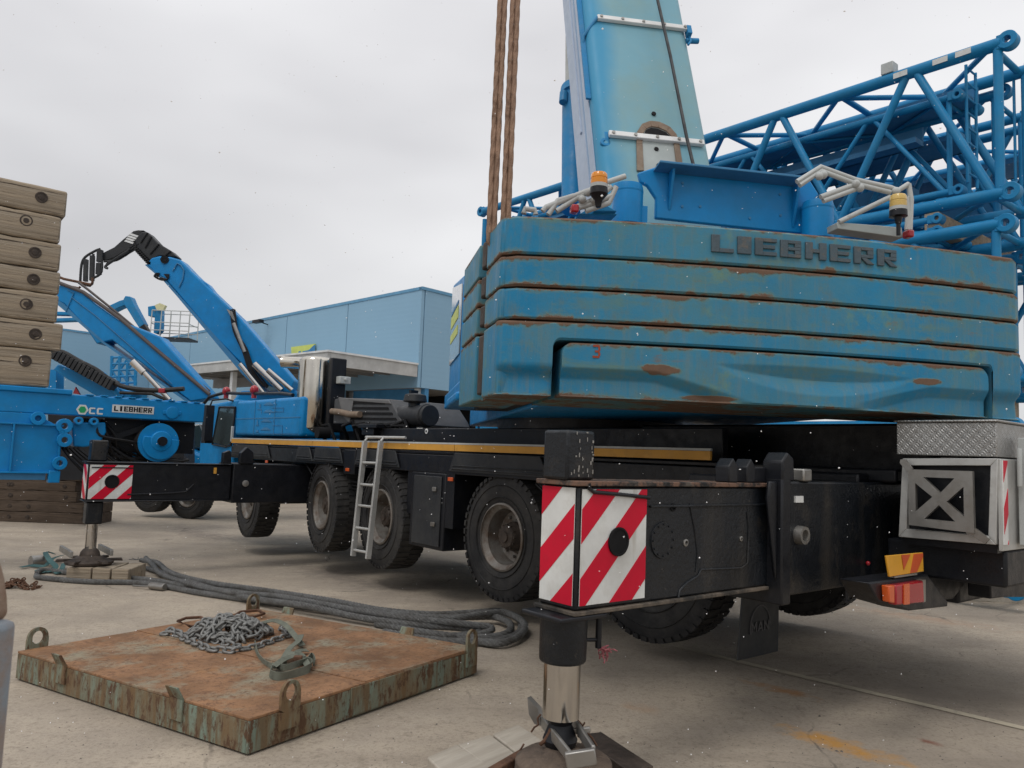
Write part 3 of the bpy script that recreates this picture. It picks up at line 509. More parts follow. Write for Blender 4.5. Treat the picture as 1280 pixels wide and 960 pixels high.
jk = MB(WF); pr = [D(676, 930, 3.93), D(681, 926, 3.9), D(686, 918, 3.9), D(689, 911, 3.9)]; jk.path([tuple(p) for p in pr], .010, 8); jk.build('lifting_eye', M['rust'], crane)
# rear chevrons
cpanel(-3.934, 4.10, .99, .47, .555, .235, .62, rf)
chev(rf, 'warning_panel', (-3.68, 4.124, .99), (-1, 0, 0), (0, 0, 1), .235, .56, .235, 45, .25)
# rounded black divider, groove, and a dark disc painted as the hole's shade
h_ = MB(C); q = C.at(772.5, 677, X=-3.94); h_.lathe((-3.94, q[1], q[2]), (-1, 0, 0), [(.072, 0), (.072, .010), (.062, .011), (.060, .006), (1e-4, .006)], 32); h_.build('hole_shade_disc', M['void'], rf)
h_ = MB(C); h_.path([C.at(x, y, X=-3.946) for x, y in ((736, 604), (737, 611), (742, 615), (775, 618), (812, 622))], .010, 8); h_.build('groove', M['black'], rf)
# mud flap with maker's mark
fl = MB(C); fl.hexa([(-3.0, .86, .17), (-2.98, .86, .17), (-2.98, 1.42, .17), (-3.0, 1.42, .17), (-3.02, .88, .80), (-3.0, .88, .80), (-3.0, 1.38, .80), (-3.02, 1.38, .80)]); mf = part(fl, 'mud_flap', M['plastic'], bev=.004)
fl = MB(C); text(fl, 'MAN', (-3.013, 1.27, .37), (0, -1, 0), (0, 0, 1), .25, .075, .004)
arc = [(-3.014, 1.145+.14*math.cos(t), .40+.17*math.sin(t)) for t in [math.pi*k/12 for k in range(-1, 13)]]; fl.path(arc, .007, 6); fl.build('embossed_mark', mat('embossed_rubber', (.075, .075, .078), .6), mf)
fl = MB(C); fl.box(-3.1, -2.95, .8, 1.45, .80, .92); part(fl, 'flap_bracket', M['black'], bev=.01)
# rear locker with tread plate
lk = MB(C); lk.box(-4.80, -4.18, .55, 1.33, 1.80, 2.02); lk.box(-4.815, -4.165, .53, 1.345, 2.02, 2.035); 
def tread():
    m = mat('tread_plate', (.36, .36, .35), .42, .8, grime=((.22, .2, .18), 6, .45, .75, .5)); t = m.node_tree; N = t.nodes.new; K = t.links.new; b = t.nodes['Principled BSDF']
    c = N('ShaderNodeTexCoord'); acc = None
    for rot in (.785, -.785):
        sp = N('ShaderNodeSeparateXYZ'); K(c.outputs['Object'], sp.inputs[0]); sm = N('ShaderNodeMath'); sm.operation = 'ADD'; K(sp.outputs[0], sm.inputs[0]); K(sp.outputs[1], sm.inputs[1]); cx_ = N('ShaderNodeCombineXYZ'); K(sm.outputs[0], cx_.inputs[0]); K(sp.outputs[2], cx_.inputs[2]); r0_ = N('ShaderNodeVectorRotate'); r0_.rotation_type = 'Y_AXIS'; r0_.inputs['Angle'].default_value = rot; K(cx_.outputs[0], r0_.inputs[0]); mp = N('ShaderNodeMapping'); mp.inputs['Scale'].default_value = (22, 1, 62); mp.inputs['Location'].default_value = (.5*(rot > 0), 0, 0); K(r0_.outputs[0], mp.inputs[0])
        v = N('ShaderNodeTexVoronoi'); v.inputs['Scale'].default_value = 1; v.inputs['Randomness'].default_value = 0; K(mp.outputs[0], v.inputs['Vector'])
        r = N('ShaderNodeMapRange'); r.inputs[1].default_value = .2; r.inputs[2].default_value = .35; r.inputs[3].default_value = 1; r.inputs[4].default_value = 0; K(v.outputs[0], r.inputs[0])
        if acc is None: acc = r.outputs[0]
        else:
            mm = N('ShaderNodeMath'); mm.operation = 'MAXIMUM'; K(acc, mm.inputs[0]); K(r.outputs[0], mm.inputs[1]); acc = mm.outputs[0]
    bp = N('ShaderNodeBump'); bp.inputs['Strength'].default_value = .45; bp.inputs['Distance'].default_value = .006; K(acc, bp.inputs['Height']); K(bp.outputs[0], b.inputs['Normal']); return m
tl = part(lk, 'tread_plate_locker', tread(), bev=.01)
# carrier frame with crossed pad holder below
cg = MB(C); Yp = 1.345
fo_ = [(1128, 573), (1247, 573), (1245, 681), (1123, 671)]; fi_ = [(1136, 582), (1238, 582), (1235, 670), (1133, 661)]
for i in range(4):
    a, b_, c2, d3 = fo_[i], fo_[(i+1) % 4], fi_[(i+1) % 4], fi_[i]
    cg.prism([C.at(*p, Y=Yp) for p in (a, b_, c2, d3)], (0, -.05, 0))
part(cg, 'carrier_frame', M['alu'], bev=.004)
cg = MB(C); o4 = [(1140, 587), (1217, 591), (1221, 661), (1140, 655)]; o4 = [(1137, 586), (1218, 590), (1219, 663), (1138, 657)]
i4 = [(1146, 596), (1208, 599), (1209, 652), (1147, 647)]
zz = lambda x, y: (900+x/3.368, 500+y/3.368)
O4 = [zz(800, 292), zz(1070, 300), zz(1078, 560), zz(803, 525)]; 
T1 = [zz(865, 325), zz(995, 330), zz(935, 392)]; T2 = [zz(830, 350), zz(902, 408), zz(832, 468)]; T3 = [zz(1033, 365), zz(1035, 490), zz(962, 428)]; T4 = [zz(868, 500), zz(930, 442), zz(998, 512)]
mid = [zz(935, 392), zz(902, 408), zz(962, 428), zz(930, 442)]
def fp(l, th=.03): cg.prism([C.at(*p, Y=1.38) for p in l], (0, th, 0))
fp([O4[0], O4[1], T1[1], T1[0]]); fp([O4[1], O4[2], T3[1], T3[0]]); fp([O4[2], O4[3], T4[0], T4[2]]); fp([O4[3], O4[0], T2[0], T2[2]])
fp([O4[0], T1[0], T1[2], T2[1], T2[0]]); fp([O4[1], T3[0], T3[2], T1[2], T1[1]]); fp([O4[2], T4[2], T4[1], T3[2], T3[1]]); fp([O4[3], T2[2], T2[1], T4[1], T4[0]]); fp([T1[2], T3[2], T4[1], T2[1]])
fp([zz(1048, 540), zz(1080, 540), zz(1140, 585), zz(1120, 605), zz(1040, 560)], .02); fp([zz(765, 250), zz(785, 250), zz(815, 290), zz(795, 305), zz(762, 265)], .02)
part(cg, 'crossed_pad_holder', M['steel'], ang=0)
cg = MB(C); cg.box(-4.78, -4.2, .55, 1.29, 1.2, 1.78); part(cg, 'carrier_interior', M['black'])
rs = MB(C); rs.box(-4.83, -4.822, 1.25, 1.32, 1.26, 1.78); o_ = part(rs, 'warning_strip', M['signwhite']); s2 = MB(C); stripes(s2, (-4.83, 1.32, 1.26), (0, -1, 0), (0, 0, 1), .07, .52, .16, 60, .3, .002); s2.build('red_stripes', M['red'], o_, ang=0)
rs = MB(C); rs.box(-4.822, -4.80, .55, 1.33, 1.22, 1.79); part(rs, 'rear_panel', M['alu'], bev=.004)
rs = MB(C); rs.box(-4.90, -4.84, .98, 1.10, 1.25, 1.93); rs.tube((-4.87, 1.16, 1.62), (-4.87, 1.16, 1.86), .015, 10); rs.box(-4.90, -4.84, .6, .98, 1.25, 1.30); part(rs, 'ladder_bracket', M['offwhite'], bev=.01)
sc_ = MB(C); rg = random.Random(9)
for k in range(26):
    y_, z_ = jy+rg.uniform(-.085, .085), rg.uniform(1.60, 1.82); sc_.box(jx-.0935, jx-.0905, y_, y_+rg.uniform(.003, .012), z_, z_+rg.uniform(.005, .022))
part(sc_, 'paint_chips', M['steel'])
rs = MB(C); rs.box(-4.92, -4.86, .70, .98, 1.27, 1.42); part(rs, 'white_box', M['white'], bev=.01)
# rear underrun: lamps
for (pxs, pys, nm) in (((1105, 1145), (725, 755), 1), ((1263, 1290), (708, 724), 2)):
    if nm == 1:
        XX = -4.45
        def q_(x, y): return C.at(x, y, X=XX)
        lb = MB(C)
        lb.prism([q_(*zz(625, 770)), q_(*zz(875, 735)), q_(*zz(960, 850)), q_(*zz(960, 870)), q_(*zz(800, 888)), q_(*zz(668, 850))], (.18, 0, 0)); hb = part(lb, 'lamp_housing', M['black'], bev=.01)
        lb = MB(C); lb.prism([q_(*zz(706, 775)), q_(*zz(822, 757)), q_(*zz(826, 848)), q_(*zz(706, 858))], (-.05, 0, 0)); lp = part(lb, 'tail_lamp', M['redlens'], bev=.008)
        lb = MB(C); lb.prism([q_(*zz(678, 778)), q_(*zz(704, 775)), q_(*zz(704, 852)), q_(*zz(682, 846))], (-.045, 0, 0)); lb.build('indicator_lens', M['orangelens'], lp, bev=.006)
        lb = MB(C); lb.prism([a0(q_(*p))-a0((.051, 0, 0)) for p in (zz(735, 770), zz(758, 767), zz(758, 853), zz(735, 855))], (-.006, 0, 0)); lb.build('brake_lens', M['orangelens'], lp)
        lb = MB(C); lb.prism([q_(*zz(824, 755)), q_(*zz(838, 753)), q_(*zz(838, 845)), q_(*zz(828, 848))], (-.04, 0, 0)); lb.build('lamp_side', M['steel'], lp)
        lb = MB(C); lb.prism([q_(*zz(700, 656)), q_(*zz(855, 642)), q_(*zz(858, 722)), q_(*zz(714, 745))], (.012, 0, 0)); rp = part(lb, 'rear_marker_plate', mat('yellow_marker_plate', (.66, .33, .03), .35), bev=.003)
        lb = MB(C); lb.prism([a0(q_(*p))-a0((.003, 0, 0)) for p in (zz(815, 648), zz(853, 645), zz(853, 660), zz(828, 724), zz(800, 728))], (.002, 0, 0)); lb.prism([a0(q_(*p))-a0((.004, 0, 0)) for p in (zz(762, 652), zz(800, 649), zz(772, 715))], (.002, 0, 0)); lb.build('red_band', mat('orange_red_film', (.52, .09, .03), .35), rp)
        lb = MB(C); lb.prism([q_(*zz(735, 742)), q_(*zz(830, 728)), q_(*zz(830, 736)), q_(*zz(735, 750))], (.03, 0, 0)); part(lb, 'marker_bracket', M['steel'])
    else:
        def q_(x, y): return C.at(x, y, X=-4.55)
        lb = MB(C); lb.prism([q_(*zz(1138, 700)), q_(*zz(1200, 680)), q_(*zz(1300, 700)), q_(*zz(1300, 830)), q_(*zz(1200, 830)), q_(*zz(1142, 838))], (.15, 0, 0)); part(lb, 'lamp_housing', M['black'], bev=.01)
        lb = MB(C); lb.prism([q_(*zz(1218, 700)), q_(*zz(1330, 690)), q_(*zz(1330, 750)), q_(*zz(1218, 757))], (-.04, 0, 0)); part(lb, 'tail_lamp', M['redlens'], bev=.006)
        lb = MB(C); lb.prism([q_(*zz(1200, 665)), q_(*zz(1330, 645)), q_(*zz(1330, 678)), q_(*zz(1204, 680))], (.01, 0, 0)); part(lb, 'rear_marker_plate', mat('orange_marker_plate', (.66, .27, .05), .35))
rr_ = MB(C); rr_.box(-4.8, -4.05, -1.2, 1.2, .98, 1.22); rr_.box(-4.25, -4.05, -.9, 1.2, .80, 1.0); rr_.prism([C.at(*zz(*p_), X=-4.3) for p_ in ((838, 680), (1090, 675), (1105, 700), (1050, 760), (985, 840), (910, 845), (840, 885))], (.2, 0, 0)); part(rr_, 'rear_crossbeam', M['black'], bev=.02)
rr_ = MB(C); rr_.box(-4.15, -1.2, -1.28, .55, 1.66, 2.06); rr_.box(-4.1, -3.3, .1, 1.15, 1.60, 1.70); part(rr_, 'rear_deck_box', M['black'], bev=.02)
rr_ = MB(C)
for (x, y, z) in ((-4.02, 1.7, .90), (-3.1, 1.42, .78)): rr_.tube((x, y, z), (x, y, z-.09), .012, 8); rr_.tube((x, y, z-.09), (x, y, z-.075), .026, 8)
part(rr_, 'hanging_bolt', M['black'])
q = C.at(1085, 704, X=-4.02); rr_ = MB(C); rr_.sphere((-4.02, q[1], q[2]), .016, n=6); part(rr_, 'red_marker_light', M['redlens'])
# cab and bodywork ---------------------------------------------------
cb = MB(C); cp = [(8.40, 1.36, .95), (8.40, 1.36, 2.56), (9.85, 1.36, 2.50), (10.3, 1.36, 2.05), (10.35, 1.36, 1.5), (10.2, 1.36, .95)]; cb.prism(cp, (0, -2.66, 0)); cabo = part(cb, 'cab', M['blue'], bev=.05, seg=3)
dz = lambda x, y: (x/4, 440+y/4)
cb = MB(C); cb.prism([C.at(*dz(*p), Y=1.365) for p in ((1065, 455), (1100, 280), (1170, 282), (1168, 330), (1150, 460), (1130, 468))], (0, .012, 0)); cb.build('window', M['glass'], cabo, bev=.008)
cb = MB(C); P_ = [C.at(*dz(*p), Y=1.375) for p in ((1062, 462), (1098, 275), (1176, 277), (1172, 335), (1154, 466), (1130, 474))]; cb.path(P_, .022, 8, closed=True); cb.build('window_seal', M['black'], cabo)
cb = MB(C); q = C.at(*dz(1030, 358), Y=1.75); cb.box(q[0]-.05, q[0]+.13, 1.62, 1.78, q[2]-.33, q[2]+.36); cb.path([(q[0], 1.7, q[2]+.34), (q[0], 1.66, q[2]+.46), (q[0]-.15, 1.45, q[2]+.50), (q[0]-.3, 1.36, q[2]+.46)], .018, 8)
q = C.at(*dz(1028, 425), Y=1.7); cb.box(q[0]-.1, q[0]+.14, 1.6, 1.74, q[2]-.12, q[2]+.08); cb.build('mirror', M['black'], cabo, bev=.03)
cb = MB(C); q = C.at(*dz(1160, 410), Y=1.4); cb.box(q[0]-.02, q[0]+.02, 1.37, 1.42, q[2]-.15, q[2]+.15); cb.build('handle', M['offwhite'], cabo, bev=.008)
eb = MB(C); x1, x0 = C.at(293, 540, Y=1.36)[0], C.at(375, 540, Y=1.36)[0]
eb.box(x0, x1-.01, .1, 1.36, 1.86, 2.52); en = part(eb, 'engine_bay_cover', M['blue'], bev=.06, seg=4)
gr = MB(C)
for f_ in (.33, .64): xx = x0+(x1-x0)*(1-f_); gr.box(xx-.008, xx+.008, 1.355, 1.368, 1.88, 2.50)
gr.box(x0+.03, x1-.04, 1.355, 1.367, 2.17, 2.185); gr.build('panel_joint', M['cladblue'], en)
gr = MB(C)
vz = lambda x, y: (280+x/4, 340+y/4)
for (x, y, s) in ((228, 658, 1), (228, 695, 1), (215, 742, 1), (212, 783, 1)):
    gr.prism([C.at(*vz(x+a, y+b_), Y=1.366) for a, b_ in ((-32, 7), (-10, -6), (5, -6), (24, 7))], (0, .005, 0))
    gr.prism([C.at(*vz(x+a, y+b_), Y=1.366) for a, b_ in ((30, 0), (34, 0), (34, 5), (30, 5))], (0, .004, 0))
for (x, y, w, h) in ((240, 678, 58, 2), (296, 678, 2, 22), (240, 766, 50, 2), (290, 766, 2, 40), (210, 808, 80, 2), (210, 697, 84, 2), (178, 660, 6, 18), (168, 685, 20, 3), (186, 690, 3, 18), (165, 740, 5, 24), (158, 765, 16, 3), (160, 790, 12, 10)):
    gr.prism([C.at(*vz(*p), Y=1.366) for p in ((x, y), (x+w, y), (x+w, y+h), (x, y+h))], (0, .004, 0))
gr.build('instruction_decals', M['signblue'], en, ang=0)
tb = MB(C); pz = [C.at(*p, Y=1.1) for p in ((252, 508), (262, 496), (280, 491), (300, 492), (352, 492), (366, 494))]; tb.path(pz, .035, 10); part(tb, 'roof_pipe', M['black'])
for p in ((283, 489), (318, 487.5)):
    q = C.at(*p, Y=1.1); rb_ = MB(C); rb_.sphere(q, .085, sz=1.1); rb_.tube((q[0], q[1], q[2]-.16), (q[0], q[1], q[2]-.06), .05, 10); part(rb_, 'red_lamp', M['redlens'])
# exhaust silencer
q = C.at(393, 500, Y=1.05); ex = MB(C); zt = C.at(393, 447, Y=1.05)[2]; ex.lathe((q[0], q[1], 1.92), (0, 0, 1), [(.20, 0), (.275, .08), (.285, .10), (.285, zt-2.0), (.27, zt-1.96), (.22, zt-1.93)], 16)
e1 = part(ex, 'exhaust_silencer', M['inox'], ang=50, bev=.012)
ex = MB(C); t0 = C.at(378, 455, Y=1.05); ex.path([(q[0]-.0, q[1], t0[2]-.05), (t0[0]-.1, t0[1]+.1, t0[2]), (t0[0]+.12, t0[1]+.32, t0[2]+.01)], .10, 20); ex.build('exhaust_outlet', M['inox'], e1)
ex = MB(C); ex.tube((t0[0]+.121, t0[1]+.322, t0[2]+.01), (t0[0]+.128, t0[1]+.330, t0[2]+.01), .085, 20); ex.build('outlet_bore', M['void'], e1)
ex = MB(C); q5 = C.at(396, 543, Y=1.3); ex.tube((q5[0], 1.30, q5[2]+.03), (q5[0], 1.10, q5[2]+.03), .09, 20); ex.build('lower_bore', M['void'], e1)
ex = MB(C); q2 = C.at(414, 500, Y=.95); ex.box(q2[0]-.04, q2[0]+.08, .72, 1.0, 1.95, zt-.03); part(ex, 'heat_shield', M['black'], bev=.02)
# engine hood with louvres
hd = MB(C); HP = [(416, 530), (418, 499), (424, 497), (487, 499), (500, 522), (503, 530)]; hd.pp(HP, (0, -1.2, 0), Y=1.0); ho = part(hd, 'engine_hood', mat('grey_hood_plastic', (.075, .077, .08), .5, var=.2), bev=.02)
for i in range(4):
    lv = MB(C); y0 = 502+i*6.6; xl = 441-i*.7; xr = 480+i*5; lv.pp([(xl, y0), (xr, y0+.4), (xr+1.5, y0+3.4), (xl-.6, y0+3.0)], (0, .012, 0), Y=1.0); lv.build('louvre', M['void'], ho)
hf = MB(C); hf.pp([(424, 496.5), (443, 499), (438, 529), (430, 521)], (0, .02, 0), Y=1.0); hf.pp([(436, 498), (487, 500), (490, 505), (437, 501)], (0, .02, 0), Y=1.0); hf.build('hood_bevel', mat('pale_grey_plastic', (.15, .15, .15), .6), ho, bev=.01)  # bevel strips coloured paler than the hood
ap = MB(C); qa = [C.at(*p, Y=.8) for p in ((417, 491), (424, 484), (428, 475), (433, 474))]; ap.path(qa, .03, 8); q = C.at(427, 475, Y=.8); ap.box(q[0]-.14, q[0]+.1, .7, .9, q[2]-.07, q[2]+.05); part(ap, 'mirror_arm', M['offwhite'], bev=.03)
br = MB(C); br.path([C.at(*p, Y=1.05) for p in ((415, 514), (425, 515), (437, 518), (450, 518))], .05, 10); part(br, 'brown_pipe', M['brown'])
af = MB(C); q = C.at(518, 520, Y=.85); xa_, xb_ = C.at(502, 520, Y=.85)[0], C.at(538, 520, Y=.85)[0]; af.tube((xa_, .85, q[2]), (xb_, .85, q[2]), .15, 24); af.tube((xb_+.12, .85, q[2]), (xb_+.07, .85, q[2]), .165, 24); af.lathe((q[0], .85, q[2]+.12), (0, 0, 1), [(.07, 0), (.07, .06), (.17, .08), (.15, .18), (.06, .20)], 20); part(af, 'air_filter', M['plastic'], bev=.01)
cp_ = MB(C); q = C.at(518, 488, Y=.85); cp_.box(q[0]-.03, q[0]+.03, .80, .92, 2.0, q[2]); part(cp_, 'support_post', M['black'])
hs = MB(C)
for i in range(7):
    x = rng.uniform(2.4, 5.2); hs.path([(x, .9, 1.75), (x+.1, 1.0, 2.0+rng.random()*.15), (x+.4, 1.02, 2.05), (x+.6, .8, 1.8)], .03, 8)
part(hs, 'deck_hoses', M['hose'])
lb2 = MB(C); q = C.at(467, 530, Y=1.12); lb2.box(q[0]-.3, q[0]+.22, 1.1, 1.25, 2.0, 2.06); lb2.box(q[0]-.15, q[0]+.2, 1.1, 1.2, 1.9, 2.0); part(lb2, 'grab_step', M['black'], bev=.008)
# ------------------------------------------------------------------ superstructure
K = KF
pf = MB(K); pf.box(.55, 3.15, 1.0, 7.2, 2.115, 2.42); pf.box(.9, 1.2, 1.0, 7.0, 2.42, 3.3); pf.box(2.5, 2.8, 1.0, 7.0, 2.42, 3.3); part(pf, 'slewing_platform', M['blue'], bev=.02)
cs = C.l(K.w((1.85, 4.4, 0))); sl = MB(C); sl.lathe((cs[0], 0, 1.7), (0, 0, 1), [(1.0, 0), (1.0, .3), (1.12, .3), (1.12, .5)], 48); part(sl, 'slew_ring', M['black'])
ub = MB(K); ub.box(.7, 3.0, .55, .98, 2.10, 2.19); ub.box(.2, .7, 1.2, 3.2, 2.15, 2.26); part(ub, 'underside_plate', M['black'])
ub = MB(K); ub.box(-.0, .9, 2.6, 5.0, 2.24, 2.42); ub.box(-.08, .3, 2.2, 3.4, 2.18, 2.26); part(ub, 'side_walkway', M['blue'], bev=.02)
# rear bracket behind the slabs
br = MB(K)
z7 = lambda x, y: (560+x/3.4285, y/3.4285); zA = lambda x, y: (860+x/3.0476, 20+y/3.0476)
brp = [z7(815, 740), z7(890, 715), zA(415, 640), zA(465, 625), zA(500, 680), zA(470, 710), zA(440, 735), zA(438, 830), z7(890, 935), z7(892, 850), z7(855, 795), z7(825, 780)]
br.pp(brp, (0, .05, 0), Y=1.15); bk = part(br, 'rear_bracket', M['blue'], bev=.012)
br = MB(K); P0, P1 = K.at(*z7(880, 722), Y=1.15), K.at(*zA(418, 640), Y=1.15); br.hexa([(P0[0], .98, P0[2]-.01), (P1[0], .98, P1[2]-.01), (P1[0], 1.148, P1[2]-.03), (P0[0], 1.148, P0[2]-.03), (P0[0], .98, P0[2]+.01), (P1[0], .98, P1[2]+.01), (P1[0], 1.148, P1[2]-.01), (P0[0], 1.148, P0[2]-.01)]); br.build('top_flange', M['cladblue'], bk, bev=.004)
for px in (z7(955, 720), zA(405, 650)):
    q = K.at(*px, Y=1.13); rbm = MB(K); rbm.prism([(q[0]-.012, 1.148, q[2]+.0), (q[0]-.012, 1.05, q[2]-.03), (q[0]-.012, 1.07, q[2]-.12), (q[0]-.012, 1.148, q[2]-.36)], (.024, 0, 0)); rbm.build('rib', M['blue'], bk, bev=.004)
bl = MB(K)
for p in (z7(1005, 785), z7(1003, 885), z7(1080, 885), zA(350, 680), zA(352, 760), zA(235, 770)):
    q = K.at(*p, Y=1.15); bl.tube((q[0], 1.15, q[2]), (q[0], 1.143, q[2]), .012, 8)
bl.build('bolt', M['cladblue'], bk)
for (xa, xb, yt, yb_) in ((z7(708, 0)[0], z7(835, 0)[0], z7(0, 785)[1], z7(0, 940)[1]), (zA(440, 0)[0], zA(548, 0)[0], zA(0, 702)[1], zA(0, 830)[1])):
    a, b_, t_ = K.at(xa, yt, Y=1.05), K.at(xb, yt, Y=1.05), K.at((xa+xb)/2, yb_, Y=1.05); rr = abs(b_[0]-a[0])/2; cx = (a[0]+b_[0])/2
    dc = MB(K); dc.lathe((cx, 1.05, t_[2]-.05), (0, 0, 1), [(rr, 0), (rr, a[2]-t_[2]-.0), (rr*.93, a[2]-t_[2]+.04), (rr*.6, a[2]-t_[2]+.055)], 32); dd = part(dc, 'winch_canister', M['blue'])
    dc = MB(K); dc.lathe((cx, 1.05, a[2]-.08), (0, 0, 1), [(rr, 0), (rr*1.015, .005), (rr*1.015, .018), (rr, .02)], 32); dc.box(cx+rr*.2, cx+rr*1.18, .98, 1.12, t_[2]-.05, t_[2]+.10); dc.build('canister_band', M['blue'], dd)
bs = MB(K); bs.pp([z7(625, 905), z7(725, 905), z7(680, 880), z7(640, 880)], (0, .2, 0), Y=.75); bs.pp([z7(725, 920), z7(560, 918), z7(600, 895), z7(700, 890)], (0, .2, 0), Y=.8); part(bs, 'rail_socket', M['blue_dusty'], bev=.005)
# folded handrails
hr = MB(K); Yh = .62
for pts in (((405, 905), (420, 888), (600, 818)), ((465, 905), (600, 820), (690, 800)), ((600, 820), (655, 790), (760, 755)), ((555, 885), (640, 850), (700, 800)), ((430, 920), (470, 860), (540, 840)), ((325, 915), (330, 895), (372, 900), (375, 920)), ((560, 890), (600, 880), (700, 840)), ((590, 905), (690, 870), (720, 800))):
    hr.path([K.at(*z7(*p), Y=Yh) for p in pts], .021, 10)
for p in ((600, 825), (628, 858), (650, 845), (575, 855)): hr.sphere(K.at(*z7(*p), Y=Yh-.02), .032, n=6)
part(hr, 'folded_handrail', M['offwhite'])
hr = MB(K)
for pts in (((415, 632), (505, 575), (640, 625), (775, 655)), ((425, 645), (508, 590), (640, 640), (770, 672)), ((505, 690), (640, 640)), ((515, 705), (650, 655)), ((575, 785), (770, 690)), ((840, 640), (850, 700), (845, 815)), ((832, 690), (838, 760), (835, 815)), ((775, 655), (800, 665), (840, 640))):
    hr.path([K.at(*zA(*p), Y=.55) for p in pts], .021, 10)
for p in ((515, 605), (640, 640), (655, 655), (500, 610), (792, 668)): hr.sphere(K.at(*zA(*p), Y=.53), .034, n=6)
part(hr, 'folded_handrail', M['offwhite'])
wp = MB(K); wp.pp([zA(568, 785), zA(700, 795), zA(815, 805), zA(820, 845), zA(570, 810)], (0, .15, 0), Y=.55); part(wp, 'rail_base_plate', M['greyplate'], bev=.006)
def beacon(zf, cx, y0, y1, y2, y3, lens, Y):
    t, b_, s, e = [K.at(*zf(cx, v), Y=Y) for v in (y0, y1, y2, y3)]; r = .062
    o = MB(K); o.lathe((b_[0], Y, b_[2]-.045), (0, 0, 1), [(.02, s[2]-b_[2]-.02), (.03, s[2]-b_[2]+.03), (r*1.08, -.03), (r*1.05, .0), (r, .045)], 24); o.tube((b_[0], Y, e[2]), (b_[0], Y, s[2]+.03), .016, 8); ob = part(o, 'beacon_base', M['black'])
    o = MB(K); h = t[2]-b_[2]; o.lathe((b_[0], Y, b_[2]), (0, 0, 1), [(r, 0), (r, h*.42), (r*.96, h*.45), (r*.96, h*.5), (r, h*.53), (r*.97, h*.85), (r*.85, h*.98), (.01, h)], 28); o.build('beacon_lens', lens, ob)
    o = MB(K); o.lathe((b_[0], Y, b_[2]-.035), (0, 0, 1), [(r*1.03, 0), (r*1.03, .034)], 24); o.build('beacon_ring', M['offwhite'], ob)
beacon(z7, 647, 742, 790, 850, 890, M['amber'], .45); beacon(zA, 801, 682, 728, 760, 835, M['amberpale'], .4)
for zf, p in ((z7, (540, 897)), (zA, (838, 832))):
    q = K.at(*zf(*p), Y=.5); o = MB(K); o.box(q[0]-.025, q[0]+.03, .46, .54, q[2]-.03, q[2]+.03); part(o, 'red_marker_lamp', M['redlens'], bev=.012)
# operator's cab, a sliver beyond the slabs
ya, yb2 = 3.2, 4.6; xa, xb = K.at(577, 420, Y=ya)[0], K.at(564, 420, Y=yb2)[0]; zt1, zt2 = K.at(577, 343, Y=ya)[2], K.at(566, 356, Y=yb2)[2]; zb1 = 2.26
oc = MB(K); oc.hexa([(xa, ya, zb1), (xa+.9, ya, zb1), (xb+.9, yb2, zb1), (xb, yb2, zb1), (xa, ya, zt1), (xa+.9, ya, zt1), (xb+.9, yb2, zt2), (xb, yb2, zt2)]); oo = part(oc, 'operator_cab', M['blue'], bev=.02)
def og(f, z, d=.0): return (xa+(xb-xa)*f-d, ya+(yb2-ya)*f, z)
oc = MB(K); oc.prism([og(.06, 2.75, .004), og(.94, 2.75, .004), og(.94, zt2-.06, .004), og(.06, zt1-.08, .004)], (-.012, 0, 0)); oc.build('cab_window', mat('reflecting_glass', (.5, .52, .54), .08, .7), oo)
for (za, zb, nm) in ((3.18, 3.32, 'signyellow'), (3.34, 3.38, 'signblue'), (3.0, 3.10, 'signyellow')):  # logo mirrored in the cab glass, its reflection painted as coloured bands
    oc = MB(K); oc.prism([og(.25, za, .017), og(.9, za, .017), og(.9, zb, .017), og(.25, zb, .017)], (-.004, 0, 0)); oc.build('reflected_logo', M[nm], oo)
# ------------------------------------------------------------------ boom
az_, el_ = math.radians(-8.6), math.radians(67)
bd = a0((math.sin(az_)*math.cos(el_), math.cos(az_)*math.cos(el_), math.sin(el_))); bx_ = a0((math.cos(az_), -math.sin(az_), 0)); bn = np.cross(bd, bx_)  # bn points away / down
B = Fr(D(823, 230, 6.9), axes=(bx_, bn, bd))
def rrect(x0, x1, y0, y1, r, n=5, r2=None):
    o = []; r2 = r if r2 is None else r2
    for (cx, cy, a, rr) in ((x0+r, y0+r, 180, r), (x1-r, y0+r, 270, r), (x1-r2, y1-r2, 0, r2), (x0+r2, y1-r2, 90, r2)):
        for k in range(n+1): t = math.radians(a+90*k/n); o.append((cx+rr*math.cos(t), cy+rr*math.sin(t)))
    return o
xl = B.at(743, 130, Y=0)[0]; xr = B.at(877, 130, Y=0)[0]
bm_ = MB(B); bm_.prism([(x, y, -1.1) for x, y in rrect(xl, xr, 0, .80, .10, 6, .3)], (0, 0, 9)); bo = part(bm_, 'boom', M['teal'])
t_ = M['teal'].node_tree; bs_ = t_.nodes['Principled BSDF']; col_ = bs_.inputs['Base Color'].links[0].from_socket     # colour turns bluer towards the left flank
ax_l = [float(B.X@C.X), float(B.X@C.Y), float(B.X@C.Z)]; o_l = C.l(B.o); c0 = t_.nodes.new('ShaderNodeTexCoord'); dt = t_.nodes.new('ShaderNodeVectorMath'); dt.operation = 'DOT_PRODUCT'; dt.inputs[1].default_value = ax_l
sb0 = t_.nodes.new('ShaderNodeVectorMath'); sb0.operation = 'SUBTRACT'; sb0.inputs[1].default_value = o_l; t_.links.new(c0.outputs['Object'], sb0.inputs[0]); t_.links.new(sb0.outputs[0], dt.inputs[0])
nz0 = t_.nodes.new('ShaderNodeTexNoise'); nz0.inputs['Scale'].default_value = 1.2; nz0.inputs['Detail'].default_value = 6; t_.links.new(c0.outputs['Object'], nz0.inputs['Vector'])
